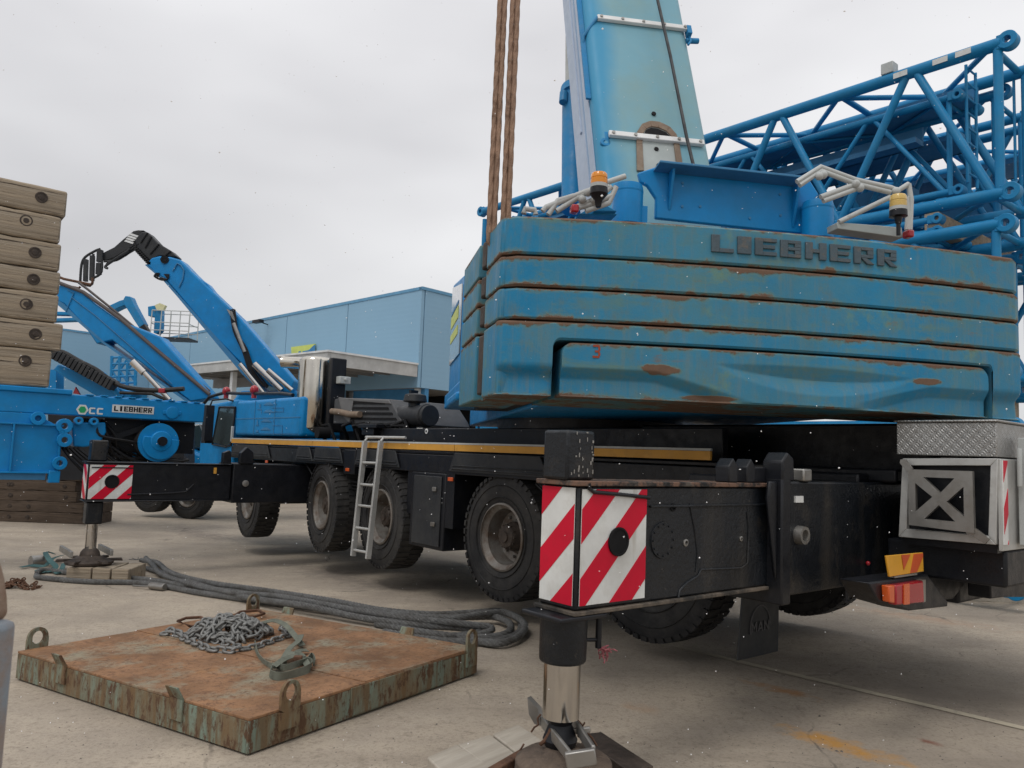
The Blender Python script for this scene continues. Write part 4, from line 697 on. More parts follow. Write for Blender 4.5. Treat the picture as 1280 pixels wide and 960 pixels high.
ad0 = t_.nodes.new('ShaderNodeMath'); ad0.operation = 'MULTIPLY_ADD'; ad0.inputs[1].default_value = .35; t_.links.new(nz0.outputs[0], ad0.inputs[0]); t_.links.new(dt.outputs['Value'], ad0.inputs[2])
mr0 = t_.nodes.new('ShaderNodeMapRange'); mr0.inputs[1].default_value = xl+.17+.06; mr0.inputs[2].default_value = xl+.17+.27; mr0.inputs[3].default_value = 1; mr0.inputs[4].default_value = 0; t_.links.new(ad0.outputs[0], mr0.inputs[0])
mx0 = t_.nodes.new('ShaderNodeMix'); mx0.data_type = 'RGBA'; t_.links.new(mr0.outputs[0], mx0.inputs[0]); t_.links.new(col_, mx0.inputs[6]); mx0.inputs[7].default_value = (.05, .28, .47, 1); t_.links.new(mx0.outputs[2], bs_.inputs['Base Color'])
sdp = MB(B); sdp.box(xl-.012, xl, .14, .30, -1.0, 8); sdp.box(xl-.03, xl-.012, .42, .46, 1.0, 8); sdp.build('side_panel', M['pale'], bo, bev=.004)
sdp = MB(B); sdp.box(xl-.014, xl, .34, .72, -1.0, 8); sdp.build('light_band', M['pale'], bo)
sdp = MB(B); sdp.box(xl-.05, xl, .075, .10, 1.1, 8); sdp.build('edge_rail', M['blue_dusty'], bo)
for (L_, R_) in ((z7(640, 70), z7(1030, 125)), (z7(690, 572), z7(1097, 612))):
    a = B.at(*L_, Y=-.03); b_ = B.at(*R_, Y=-.03); zc = (a[2]+b_[2])/2; cl = MB(B)
    cl.box(a[0], b_[0], -.045, -.004, zc-.03, zc+.03); co = cl.build('clamp_bar', M['white'], bo, bev=.006)
    cl = MB(B)
    for k in range(5): x = a[0]+.04+(b_[0]-a[0]-.08)*k/4; cl.tube((x, -.046, zc), (x, -.058, zc), .016, 8)
    cl.build('bolt', M['steel'], co)
    cl = MB(B)
    if L_[1] < 60: cl.path([(a[0], -.03, zc), (xl-.02, .06, zc-.20), (xl-.03, .12, zc-.36)], .018, 8); cl.box(b_[0]-.02, b_[0]+.03, -.05, .03, zc-.09, zc+.03); cl.tube((b_[0]-.02, .03, zc-.12), (b_[0]+.12, .03, zc-.10), .03, 10); cl.path([(b_[0], 0, zc-.03), (b_[0]+.02, 0, zc-.15), (b_[0]-.02, 0, zc-.22)], .014, 8)
    else: cl.lathe((a[0]-.03, .0, zc-.08), (0, 1, 0), [(.05, 0), (.05, .03), (.02, .03), (.02, 0)], 16, closed=True); cl.box(a[0]-.03, a[0]+.02, 0, .05, zc-.05, zc+.05)
    cl.build('clamp_end', M['blue_dusty'], co, bev=.004)
arch_o = [z7(808, 735), z7(806, 620), z7(808, 570), z7(830, 535), z7(865, 522), z7(905, 526), z7(950, 548), z7(978, 580), z7(990, 620), z7(1005, 715)]
arch_i = [z7(838, 735), z7(832, 620), z7(832, 580), z7(848, 556), z7(870, 546), z7(900, 550), z7(935, 566), z7(958, 590), z7(966, 620), z7(978, 715)]
ar = MB(B)
for i in range(len(arch_o)-1): ar.prism([B.at(*p, Y=-.004) for p in (arch_o[i], arch_o[i+1], arch_i[i+1], arch_i[i])], (0, -.016, 0))
an = ar.build('access_ring', M['brown'], bo, bev=.003)
ar = MB(B); ar.prism([B.at(*p, Y=-.003) for p in arch_i], (0, -.004, 0)); ar.build('access_plate', M['greyplate'], bo)
ar = MB(B); ar.prism([B.at(*p, Y=-.009) for p in (z7(836, 585), z7(848, 558), z7(870, 548), z7(900, 552), z7(935, 568), z7(955, 588))], (0, -.003, 0)); ar.build('access_gap', M['void'], bo)
ar = MB(B)
for p in ((882, 487), (885, 572), (893, 639), (903, 709)): q = B.at(*z7(*p), Y=-.01); ar.tube((q[0], -.004, q[2]), (q[0], -.0165, q[2]), .022, 16)
ar.build('hole_shade_disc', M['void'], bo)
cbp = MB(B); cbp.path([B.at(*p, Y=-.16) for p in ((815, -60), (822, 0), (838, 70), (850, 130), (858, 170), (868, 212))], .016, 8); part(cbp, 'hoist_cable', M['plastic'])
lc = MB(WF); lc.tube(tuple(D(717, 262, 8.4)), tuple(D(717, 112, 8.95)), .135, 28); lc.tube(tuple(D(717, 120, 8.9)), tuple(D(717, 112, 8.95)), .155, 28); lc.tube(tuple(D(704, 128, 8.75)), tuple(D(705, 116, 8.8)), .05, 12)
lo_ = part(lc, 'lift_cylinder', M['blue_dusty']); lc = MB(WF); lc.tube(tuple(D(717, 113, 8.95)), tuple(D(717, -80, 9.7)), .10, 24); lc.build('cylinder_rod', M['offwhite'], lo_)
# ------------------------------------------------------------------ counterweight slabs
BUL = .15
def fy(x, W0=3.78): t = (x-1.9)/(W0/2); return -BUL*(1-t*t)-.0
def slab(label, x0, x1, zlo, zhi, yb=1.0, zbase=None, seed=0, patches=(), off=None, nz_=6, r=.014, chl=(.0, .0), mname='cw', group=None, xs=None):
    """zlo, zhi: functions of x. Front face follows the curved rear of the stack."""
    xs = xs or [x0+(x1-x0)*i/48 for i in range(49)]; zb0 = zlo(1.9) if zbase is None else zbase; fr = Fr(K.w((0, 0, zb0)), 8.6); H0 = zhi(1.9)-zb0
    mb = MB(K); rows = []
    for x in xs:
        a, b_ = zlo(x), zhi(x); e = min(x-x0, x1-x); rnd = (.05-math.sqrt(max(0, .05**2-(.05-e)**2))) if e < .05 else 0
        col = [(x, yb, a), (x, fy(x)+r+rnd, a)]
        for k in range(nz_+1):
            z = a+r+(b_-a-2*r)*k/nz_; o = off(x, z) if off else 0; col.append((x, fy(x)+rnd+o, z))
        col += [(x, fy(x)+r+rnd, b_), (x, yb, b_)]; rows.append(col)
    n = len(rows[0]); pts = [p for c in rows for p in c]; fs = []
    for i in range(len(xs)-1):
        for k in range(n): fs.append((i*n+k, i*n+(k+1) % n, (i+1)*n+(k+1) % n, (i+1)*n+k))
    fs += [tuple(range(n)), tuple(range((len(xs)-1)*n, len(xs)*n))[::-1]]
    mb.add(pts, fs)
    o = mb.build('counterweight', cwmat(mname, H0, seed=seed, patches=patches), None, fr=fr, label=label, cat='counterweight', ang=32)
    return o
def side_blocks(o, mb_list):
    for pts, h in mb_list:
        m_ = MB(K); m_.prism(pts, (0, 0, h)); m_.build('side_block', o.data.materials[0], o, bev=.015)
gz_ = .007
ZT = [3.262, 3.005, 2.79, 2.575]   # slab boundaries from the top down
def const(v): return lambda x: v
s1 = slab('topmost blue counterweight slab bearing raised grey letters LIEBHERR', .02, 3.83, const(ZT[1]+gz_), const(ZT[0]), mname='counterweight_paint_upper')
s2 = slab('plain blue counterweight slab directly below the lettered one', .03, 3.84, const(ZT[2]+gz_), const(ZT[1]-gz_), mname='counterweight_paint_second', seed=1)
s3 = slab('blue counterweight slab third from the top of the stack', .03, 3.84, const(ZT[3]+gz_), const(ZT[2]-gz_), mname='counterweight_paint_third', seed=2)
xL, xR = K.at(700, 450, Y=-.05)[0], K.at(1236, 480, Y=-.03)[0]
ZS = K.at(860, 432, Y=-.13)[2]
zS = ZS
def z4lo(x):
    if x < xL-.05: return 2.085
    if x > xR+.03: return 2.085
    if x < xL: t = (x-(xL-.05))/.05; return 2.085+(zS-2.085)*(1 if t > .02 else 0)-(.07*(1-math.sqrt(max(0, 1-(1-t)**2))) if t > .02 else 0)
    if x > xR: return zS-.05*(1-math.sqrt(max(0, 1-((x-xR)/.03)**2)))
    return zS
xs4 = sorted(set([.0+i*.04 for i in range(11) if i*.04 < xL-.06]+[.01, .02, .03]+[xL-.0501, xL-.049, xL-.045, xL-.035, xL-.02, xL-.008, xL]+[xL+.05+(xR-xL-.05)*i/40 for i in range(41)]+[xR+.01, xR+.02, xR+.0295, xR+.0305, xR+.06, xR+.12, 3.78, 3.80, 3.815, 3.825, 3.83]))
def off4(x, z):
    if x < xL-.045 or x > xR+.03:
        t = (z-2.085); return .0 if t > .19 else (.19-t)/.06*.06 if t > .13 else .06-(.13-t)/.13*.015
    return 0
s4 = slab('blue counterweight slab with legs reaching down round the lowest one', 0, 3.83, z4lo, const(ZT[3]-gz_), off=off4, nz_=22, xs=xs4, mname='counterweight_paint_fourth', seed=3, zbase=2.085)
def z5hi(x):
    e = min(x-(xL+.012), (xR-.012)-x); r = .07; return zS-.016-(r-math.sqrt(max(0, r*r-(r-e)**2)) if e < r else 0)
def off5(x, z):
    u = (x-xL)/(xR-xL); o = 0
    def band(zc, a): 
        return a*max(0, min(1, (zc-z)/.07)) if z < zc else 0
    zc = 2.085+.19 if u < .2 else 2.085+.19-.23*(u-.2)/.28 if u < .48 else None
    if zc: o = max(o, band(zc, .05*min(1, max(0, (zc-2.085)/.1))))
    if u > .62:
        zc = 2.085+.19*min(1, (u-.62)/.22)**.8; o = max(o, band(zc, .05*min(1, (u-.62)/.15)))
    if .33 < u < .79:
        t = (u-.33)/.46; a = math.sin(math.pi*t)**.7*.085; zt = 2.345-.02*t+.02*math.sin(math.pi*t); d = zt-z
        if 0 < d < a: o = max(o, .04*math.sin(math.pi*t)*min(1, d/max(a, .01)))
        elif a <= d < a*2.2: o = max(o, .04*math.sin(math.pi*t)*(1-(d-a)/max(a*1.2, .01)))
    return o
xs5 = [xL+.012+.07*(i/6)**1.6 for i in range(7)]; xs5 += [xs5[-1]+(xR-.082-xs5[-1])*i/150 for i in range(1, 151)]; xs5 += [xR-.012-.07*((6-i)/6)**1.6 for i in range(1, 7)]
s5 = slab('lowest blue counterweight slab with carved grooves and a red figure 3', 0, 3.9, const(2.087), z5hi, off=off5, nz_=44, xs=xs5, mname='counterweight_paint_lowest', r=.012, seed=4, patches=((K.at(826, 461, Y=-.12)[0], .20, .19, .045), (K.at(1157, 478, Y=-.1)[0], .22, .16, .03), (K.at(885, 490, Y=-.1)[0], .03, .2, .02)))
# chamfered left flank: each slab steps back in its own blocks
for (o, a, b_) in ((s1, ZT[1]+gz_, ZT[0]), (s2, ZT[2]+gz_, ZT[1]-gz_), (s3, ZT[3]+gz_, ZT[2]-gz_), (s4, 2.085, ZT[3]-gz_)):
    m_ = MB(K); m_.prism([(.03, .035, a), (.004, .06, a), (-.035, .50, a), (.3, .50, a), (.3, .1, a)], (0, 0, b_-a)); m_.build('side_block', o.data.materials[0], o, bev=.012)
    m_ = MB(K); m_.prism([(-.03, .55, a+.035), (-.05, .63, a+.035), (-.045, .70, a+.035), (.3, .70, a+.035), (.3, .55, a+.035)], (0, 0, b_-a-.055)); m_.build('lashing_lug', M['hub'], o, bev=.012)
    m_ = MB(K); m_.prism([(-.06, .78, a), (-.10, 1.60, a), (.3, 1.60, a), (.3, .78, a)], (0, 0, b_-a)); m_.build('side_block', o.data.materials[0], o, bev=.012)
# letters on the top slab
n_ = 8; XA, XB = K.at(888, 299, Y=-.13)[0], K.at(1120, 316, Y=-.12)[0]; ws = {'I': .62}; tot = sum(ws.get(c, 1) for c in 'LIEBHERR'); gap = .026; lw = (XB-XA-gap*7)/tot; xcur = XA
z0 = ZT[1]+.082
for ch in 'LIEBHERR':
    w = lw*ws.get(ch, 1); m_ = MB(K)
    for poly in glyph(ch):
        if ch == 'I': poly = [((x-.25)*2, y) for x, y in poly]
        P_ = [(xcur+x*w, fy(xcur+x*w)+.0, z0+y*.118) for x, y in poly]; m_.prism(P_, (0, -.016, 0))
    m_.build('letter', M['letter'], s1, bev=.003); xcur += w+gap
m_ = MB(K); q = K.at(741, 447, Y=-.09); text(m_, '3', (q[0], fy(q[0])-.003, q[2]), (1, 0, 0), (0, 0, 1), .05, .085, .004); m_.build('painted_figure', mat('red_brown_paint', (.30, .06, .03), .7), s5, ang=0)
# ------------------------------------------------------------------ slings
for lab, ends in (('left pair of rust brown wire ropes running up from the counterweight corner', ((625, 611), (631.3, 617.3))), ('right pair of rust brown wire ropes hanging behind the top slab', ((641, 628.5), (647.3, 635)))):
    fr = Fr(D(ends[0][1], 290, 5.45), 0); t = thing('wire_rope_sling', fr, lab, 'wire rope', 'wire rope slings holding the counterweight')
    for i, (xt, xb) in enumerate(ends):
        yb_ = 292 if ends[0][0] < 630 else 280; r_ = .0195; dd = 5.42
        p, q = D(xb, yb_, dd), D(xt, 0, dd+.15); p2 = q+(q-p)*1.2; N_ = 260; tdir = nrm(p2-p); u = nrm(np.cross(tdir, (0, 1, 0))); v = np.cross(tdir, u); m_ = MB(WF); Ln = np.linalg.norm(p2-p)
        for st_ in range(3):
            m_.path([tuple(p+tdir*Ln*k/N_+(u*math.cos(k*.22+st_*2.094)+v*math.sin(k*.22+st_*2.094))*r_*.34) for k in range(N_+1)], r_*.72, 7)
        m_.build('rope', M['slingrust'], t, ang=60)
    m_ = MB(WF); pa, pb = D(ends[0][1], yb_, dd), D(ends[1][1], yb_, dd); dn = a0((0, 0, -.06)); m_.path([tuple(pa), tuple(pa+dn), tuple((pa+pb)/2+dn*1.5), tuple(pb+dn), tuple(pb)], .018, 8); m_.build('rope_eye', M['slingrust'], t)
# ------------------------------------------------------------------ rusty steel plate in the foreground
Bp, Ap, Cp = G(309, 946), G(33.5, 847), G(596, 843)
pX = nrm(Cp-Bp); pYr = Ap-Bp; pZ = nrm(np.cross(pX, pYr)); pY = np.cross(pZ, pX); PF = Fr(Bp+pZ*.012, axes=(pX, pY, pZ))
LX = np.linalg.norm(Cp-Bp); LY = np.linalg.norm(Ap-Bp); PH = .195
plate = thing('steel_plate', PF, 'thick rust covered steel plate with lifting eyes lying on the yard', 'steel plate')
p_ = MB(PF); p_.box(0, LX, 0, LY, PH-.018, PH); pt = p_.build('top_sheet', M['rusttop'], plate, bev=.004)
q = PF.at(487, 835, Z=PH); p_ = MB(PF); p_.box(.30, LX-.002, .002, q[1], PH, PH+.005) if False else p_.box(q[0]*0+LX*.42, LX-.003, .004, LY-.004, PH+.0, PH+.006); p_.build('cover_sheet', M['rusttop'], pt)
for nm, bxx in (('side_plate', (0, LX, 0, .02)), ('side_plate', (0, LX, LY-.02, LY)), ('side_plate', (0, .02, .021, LY-.021)), ('side_plate', (LX-.02, LX, .021, LY-.021))):
    p_ = MB(PF); p_.box(*bxx, 0, PH-.019); p_.build(nm, M['rustside'], plate, bev=.003)
p_ = MB(PF); p_.box(LX*.36, LX*.80, -.009, 0, .012, PH-.008); p_.build('doubler_plate', M['rustside'], plate, bev=.003)
def eye(P, d, w=.15, h=.19, th=.022, hr=.042, drop=.10):
    """ring eye standing at plate coordinates P, its plane along d"""
    d = a0((*d, 0)); z = a0((0, 0, 1.)); n = np.cross(d, z); P = a0(P, float); cz = h-w/2; m_ = MB(PF); N_ = 28
    def pr(l): m_.prism([tuple(P+d*x+z*y-n*th/2) for x, y in l], tuple(n*th))
    def outp(t):
        c, s_ = math.cos(t), math.sin(t)
        if s_ >= 0: return (w/2*c, cz+w/2*s_)
        k = min(w/2*1.04/max(abs(c), 1e-6), (cz+.001)/max(-s_, 1e-6)); return (c*k, cz+s_*k)
    for i in range(N_):
        t0_, t1_ = 2*math.pi*i/N_, 2*math.pi*(i+1)/N_; pr([outp(t0_), outp(t1_), (hr*math.cos(t1_), cz+hr*1.15*math.sin(t1_)), (hr*math.cos(t0_), cz+hr*1.15*math.sin(t0_))])
    pr([(-w/2*1.04, -drop), (w/2*1.04, -drop), (w/2*1.04, 0), (-w/2*1.04, 0)])
    return m_.build('lifting_eye', M['rustside'], plate, ang=40)
def ploc(x, y, Z=PH): return PF.at(x, y, Z=Z)
q = ploc(350, 880); eye((q[0], -.012, PH-.02), (1, 0), .14, .175)
q = ploc(580, 815); eye((LX-.10, -.012, PH-.02), (1, 0), .13, .18)
eye((.14, LY+.012, PH-.02), (1, 0), .15, .17); eye((LX-.08, LY+.012, PH-.02), (1, 0), .14, .18)
def tab(P, d, w, h, lean):
    d = a0((*d, 0)); z = a0((0, 0, 1.)); n = np.cross(d, z); P = a0(P, float); m_ = MB(PF)
    pts = [P-d*w/2-z*.13, P+d*w/2-z*.13, P+d*w/2, P-d*w/2]; m_.prism([tuple(p) for p in pts], tuple(n*.016))
    t_ = z*h+n*lean; pts = [P-d*w/2, P+d*w/2, P+d*w/2*.9+t_, P-d*w/2*.9+t_]; m_.prism([tuple(p) for p in pts], tuple(n*.016)); m_.build('guide_tab', M['rustside'], plate, bev=.003)
for px in ((88, 828), (222, 872)): q = ploc(*px); tab((0, q[1], PH), (0, -1), .13, .075, .04)
for px in ((390, 762), (522, 790)): q = ploc(*px); tab((LX, q[1], PH), (0, 1), .15, .06, .02)
# ------------------------------------------------------------------ chain heap
def link_mesh(name, L_, W_, r, m):
    mb = MB(WF); a = (L_-W_)/2; R_ = W_/2-r; pts = []
    for k in range(7): t = -math.pi/2+math.pi*k/6; pts.append((a+R_*math.cos(t), R_*math.sin(t), 0))
    for k in range(7): t = math.pi/2+math.pi*k/6; pts.append((-a+R_*math.cos(t), R_*math.sin(t), 0))
    mb.path(pts, r, 7, closed=True); return mb.mesh(name, m, Matrix.Identity(4), 60)
def chain_run(parent, me, pts, pitch, jit, rg, base):
    P = [a0(p, float) for p in pts]; seg = [np.linalg.norm(P[i+1]-P[i]) for i in range(len(P)-1)]; tot = sum(seg); s = 0; k = 0
    top = parent.matrix_basis.inverted()
    while s < tot:
        t = s; i = 0
        while i < len(seg)-1 and t > seg[i]: t -= seg[i]; i += 1
        p = P[i]+(P[i+1]-P[i])*t/seg[i]; d = Vector(nrm(P[i+1]-P[i])+a0([rg.uniform(-jit, jit) for _ in range(3)])*1.0).normalized()
        q = d.to_track_quat('X', 'Z').to_matrix().to_4x4() @ Matrix.Rotation((k % 2)*1.45+rg.uniform(-.35, .35)+.35, 4, 'X')
        o = bpy.data.objects.new('link', me); S.collection.objects.link(o); o.parent = parent; o.matrix_basis = top @ Matrix.Translation(Vector(p)) @ q; s += pitch; k += 1
heap = thing('lifting_chain', Fr(PF.w(ploc(290, 800)), 0), 'heap of grey galvanised chain piled on the rusty steel plate', 'chain')
LK = link_mesh('link', .105, .066, .0118, M['chain']); rg = random.Random(5)
hc = a0(ploc(288, 797)); Xd = a0(PF.w(ploc(340, 800)))-a0(PF.w(ploc(240, 795))); hw = a0(PF.w(hc))
def heapz(x, y):     # x,y in units of the heap half axes
    return max(0, 1-(x*x+y*y))*.17
ux = nrm(Xd); uy = nrm(np.cross(pZ, ux)); pts = []
def hp(x, y, z): return tuple(hw+ux*x*.36+uy*y*.25+pZ*(z+.018))
x, y, an = -.9, -.1, 0
for k in range(235):
    an += rg.uniform(-1.1, 1.1); nx, ny = x+math.cos(an)*.16, y+math.sin(an)*.16
    if nx*nx+ny*ny > .95: an += math.pi*.8; nx, ny = x*.85, y*.85
    x, y = nx, ny; pts.append(hp(x, y, heapz(x, y)*(.5+.5*rg.random())))
chain_run(heap, LK, pts, .062, .35, rg, None)
chain_run(heap, LK, [tuple(PF.w(a0(ploc(*p))+a0((0, 0, .02)))) for p in ((206, 795), (222, 797), (240, 806), (262, 815), (290, 817), (320, 812), (345, 803), (362, 797), (350, 788))], .066, .12, rg, None)
chain_run(heap, LK, [tuple(PF.w(a0(ploc(*p))+a0((0, 0, .02)))) for p in ((212, 790), (225, 795), (250, 801), (275, 806), (300, 812))], .066, .15, rg, None)
hk = MB(WF)
for pp_ in ([(222, 783), (232, 779), (250, 778), (262, 783), (255, 790), (238, 790)], [(288, 779), (300, 771), (322, 769), (330, 773), (318, 777)]):
    hk.path([tuple(a0(PF.w(ploc(*p)))+pZ*.045) for p in pp_], .013, 8, closed=True)
hk.build('master_link', M['rust'], heap)
# webbing strap
def ribbon(pts, w, th, up=None):   # flat band through points; width direction given per point or up
    m_ = MB(WF); P = [a0(p, float) for p in pts]; n = len(P); vs = []
    for i in range(n):
        t = nrm(P[min(i+1, n-1)]-P[max(i-1, 0)]); u = a0(up[i] if isinstance(up, list) else up, float); s_ = nrm(np.cross(t, u)); nn = np.cross(s_, t)
        for a, b_ in ((-1, -1), (1, -1), (1, 1), (-1, 1)): vs.append(tuple(P[i]+s_*a*w/2+nn*b_*th/2))
    fs = [(i*4+k, i*4+(k+1) % 4, i*4+4+(k+1) % 4, i*4+4+k) for i in range(n-1) for k in range(4)]+[(0, 1, 2, 3), (n*4-4, n*4-1, n*4-2, n*4-3)]
    m_.add(vs, fs); return m_
strap = thing('lashing_strap', Fr(PF.w(ploc(365, 840)), 0), 'folded grey green webbing strap lying beside the chain heap', 'strap')
def pw(x, y, z): return tuple(a0(PF.w(ploc(x, y)))+pZ*z)
def smooth(pts, n=6):
    P = [a0(p, float) for p in pts]; o = []
    for i in range(len(P)-1):
        p0, p1, p2, p3 = P[max(i-1, 0)], P[i], P[i+1], P[min(i+2, len(P)-1)]
        for k in range(n): t = k/n; o.append(tuple(.5*((2*p1)+(-p0+p2)*t+(2*p0-5*p1+4*p2-p3)*t*t+(-p0+3*p1-3*p2+p3)*t**3)))
    o.append(tuple(P[-1])); return o
def band(pts, w, m, par, th=.005):     # webbing standing on its edge
    P = [a0(p) for p in smooth(pts)]; m_ = MB(WF); n = len(P); vs = []
    for i in range(n):
        t = nrm(P[min(i+1, n-1)]-P[max(i-1, 0)]); zt_ = a0((0, 0, 1.))+a0((.25*math.sin(i*.5), .2*math.cos(i*.7), 0)); s_ = nrm(zt_-t*(t@zt_)); nn = np.cross(s_, t)
        for a, b_ in ((-1, -1), (1, -1), (1, 1), (-1, 1)): vs.append(tuple(P[i]+s_*a*w/2+nn*b_*th/2))
    m_.add(vs, [(i*4+k, i*4+(k+1) % 4, i*4+4+(k+1) % 4, i*4+4+k) for i in range(n-1) for k in range(4)]+[(0, 1, 2, 3), (n*4-4, n*4-1, n*4-2, n*4-3)])
    return m_.build('strap_band', m, par, ang=60)
band([pw(*p) for p in ((340, 838, .03), (338, 848, .03), (350, 851, .03), (370, 848, .035), (386, 842, .035), (388, 834, .035), (378, 832, .04))], .055, M['web'], strap)
band([pw(*p) for p in ((344, 838, .04), (356, 842, .04), (372, 838, .045), (384, 832, .04), (390, 826, .035), (393, 834, .03))], .045, M['web'], strap)
band([pw(*p) for p in ((318, 808, .03), (322, 822, .025), (332, 833, .025), (344, 838, .03), (358, 836, .05))], .035, M['web'], strap)
for pts, up in ((((376, 803, .06), (372, 813, .07), (362, 822, .07), (354, 832, .05), (346, 840, .04)), (0, -.3, 1)), (((328, 797, .12), (342, 794, .12), (356, 797, .10), (368, 804, .06), (378, 812, .03)), (0, -.5, 1)), (((356, 826, .06), (366, 830, .07), (376, 830, .06), (386, 840, .03)), (0, -.6, 1)), (((342, 842, .05), (354, 838, .075), (366, 832, .07), (374, 822, .05), (384, 818, .03)), (.2, -.3, 1))):
    ribbon(smooth([pw(*p) for p in pts]), .045, .004, up).build('strap_band', M['web'], strap, ang=60)
bk_ = MB(WF); c_ = pw(372, 834, .06); bk_.box(c_[0]-.03, c_[0]+.03, c_[1]-.02, c_[1]+.02, c_[2]-.02, c_[2]+.02); bk_.build('ratchet', M['rust'], strap, bev=.008)
# ------------------------------------------------------------------ heavy wire rope laid out behind the plate
rp = thing('wire_rope_coil', Fr(G(430, 770), 0), 'long loop of thick grey wire rope lying on the ground behind the steel plate', 'wire rope')
def strand(px, hts, r=.036, seedk=0):
    P = smooth([tuple(G(x, y, h)) for (x, y), h in zip(px, hts)], 14); P = [a0(p) for p in P]
    L_ = [0]
    for a, b_ in zip(P[:-1], P[1:]): L_.append(L_[-1]+np.linalg.norm(b_-a))
    n = int(L_[-1]/.022); Q = []; j = 0
    for k in range(n+1):
        s = L_[-1]*k/n
        while j < len(L_)-2 and L_[j+1] < s: j += 1
        Q.append(P[j]+(P[j+1]-P[j])*((s-L_[j])/max(L_[j+1]-L_[j], 1e-6)))
    m_ = MB(WF); prev = a0((0, 0, 1.))
    T = [nrm(Q[min(i+1, n)]-Q[max(i-1, 0)]) for i in range(n+1)]
    for st_ in range(6):
        pts = []
        for i in range(n+1):
            u = nrm(prev-T[i]*(prev@T[i])); v = np.cross(T[i], u); a = i*.022/.34*2*math.pi+st_*math.pi/3+seedk; pts.append(tuple(Q[i]+(u*math.cos(a)+v*math.sin(a))*r*.66))
        m_.path(pts, r*.37, 6)
    m_.build('rope_strand', M['rope'], rp, ang=60)
Z1 = .035
strand([(46, 716), (60, 713), (110, 719), (180, 724), (250, 735), (330, 743), (410, 752), (480, 763), (540, 768), (590, 766), (625, 764), (648, 773), (650, 789), (632, 799), (600, 803), (540, 800), (480, 790)], [Z1]*17)
strand([(46, 719), (52, 722), (110, 727), (180, 729), (250, 741), (330, 752), (410, 762), (470, 768), (540, 772), (590, 771), (618, 771), (637, 779), (636, 790), (618, 796), (585, 797), (540, 792), (470, 780)], [Z1, Z1, Z1, Z1, Z1, .04, .05, .06, .07, .07, .08, .08, .07, .05, Z1, Z1, Z1], seedk=1)
strand([(176, 700), (196, 703), (214, 716), (260, 728), (330, 738), (420, 752), (500, 768), (560, 774), (600, 768), (632, 766), (655, 779), (650, 794), (625, 804), (590, 801)], [.03, .05, .10, .09, .09, .10, .11, .11, .12, .11, .09, .06, .05, Z1], seedk=2)
strand([(172, 708), (190, 712), (220, 722), (300, 745), (380, 757), (450, 772), (520, 781), (570, 784), (600, 790), (560, 797)], [.03, .04, .06, .07, .10, .07, .08, .08, .05, Z1], seedk=3)
strand([(182, 697), (192, 707), (205, 719), (270, 738), (350, 746), (440, 762), (520, 774), (580, 780), (615, 785), (600, 793), (560, 795)], [.05, .07, .08, .08, .13, .12, .13, .12, .09, .05, Z1], .034, 4)
for px in ((185, 703), (172, 700)): 
    m_ = MB(WF)
    for k in range(5): p = G(px[0], px[1], .04); m_.path([tuple(p), tuple(p+a0((rg.uniform(-.15, .0), rg.uniform(-.05, .12), rg.uniform(-.02, .05))))], .006, 5)
    m_.build('frayed_wires', M['rope'], rp)
m_ = MB(WF); p, q = G(188, 732, .05), G(206, 734, .05); m_.tube(tuple(p), tuple(q), .045, 14); m_.path([tuple(G(166, 732, .03)), tuple(G(180, 733, .035)), tuple(G(190, 733, .05))], .014, 8); m_.build('ferrule', M['steel'], rp, bev=.006)
# small chain heap and strap at the left
rc = thing('rusty_chain', Fr(G(30, 733), 0), 'small heap of brown rusted chain at the left edge of the yard', 'chain')
LK2 = link_mesh('link', .075, .048, .0085, M['rust']); cw_ = a0(G(28, 734)); pts = []; x = y = 0
for k in range(85):
    x += rg.uniform(-.35, .35); y += rg.uniform(-.4, .4); x = max(-1, min(1, x)); y = max(-1, min(1, y)); pts.append((cw_[0]+x*.24, cw_[1]+y*.22, cw_[2]+.02+max(0, 1-x*x-y*y)*.10*rg.random()))
chain_run(rc, LK2, pts, .055, .3, rg, None)
rs_ = thing('ratchet_strap', Fr(G(55, 704), 0), 'teal ratchet strap with pink reel lying beside the wooden blocks', 'strap')
p = G(44, 702, .07); m_ = MB(WF); m_.lathe(tuple(p), (.6, .8, 0), [(.03, -.04), (.085, -.035), (.085, .035), (.03, .04)], 20); m_.build('strap_reel', mat('pink_red_webbing', (.30, .05, .07), .9), rs_)
m_ = MB(WF); m_.tube((p[0]-.04, p[1]-.05, p[2]), (p[0]+.09, p[1]+.12, p[2]), .09, 18); m_.build('reel_cheek', M['steel'], rs_)
for pts in (((26, 709, .03), (40, 707, .03), (56, 707, .05), (66, 698, .12), (78, 694, .08)), ((46, 712, .02), (60, 714, .03), (70, 709, .08), (62, 700, .15), (57, 690, .17), (68, 692, .12)), ((52, 716, .02), (64, 711, .04), (74, 716, .03), (80, 704, .07))):
    ribbon(smooth([tuple(G(x, y, h)) for x, y, h in pts]), .07, .006, (0, -.5, 1)).build('strap_band', M['webteal'], rs_, ang=60)
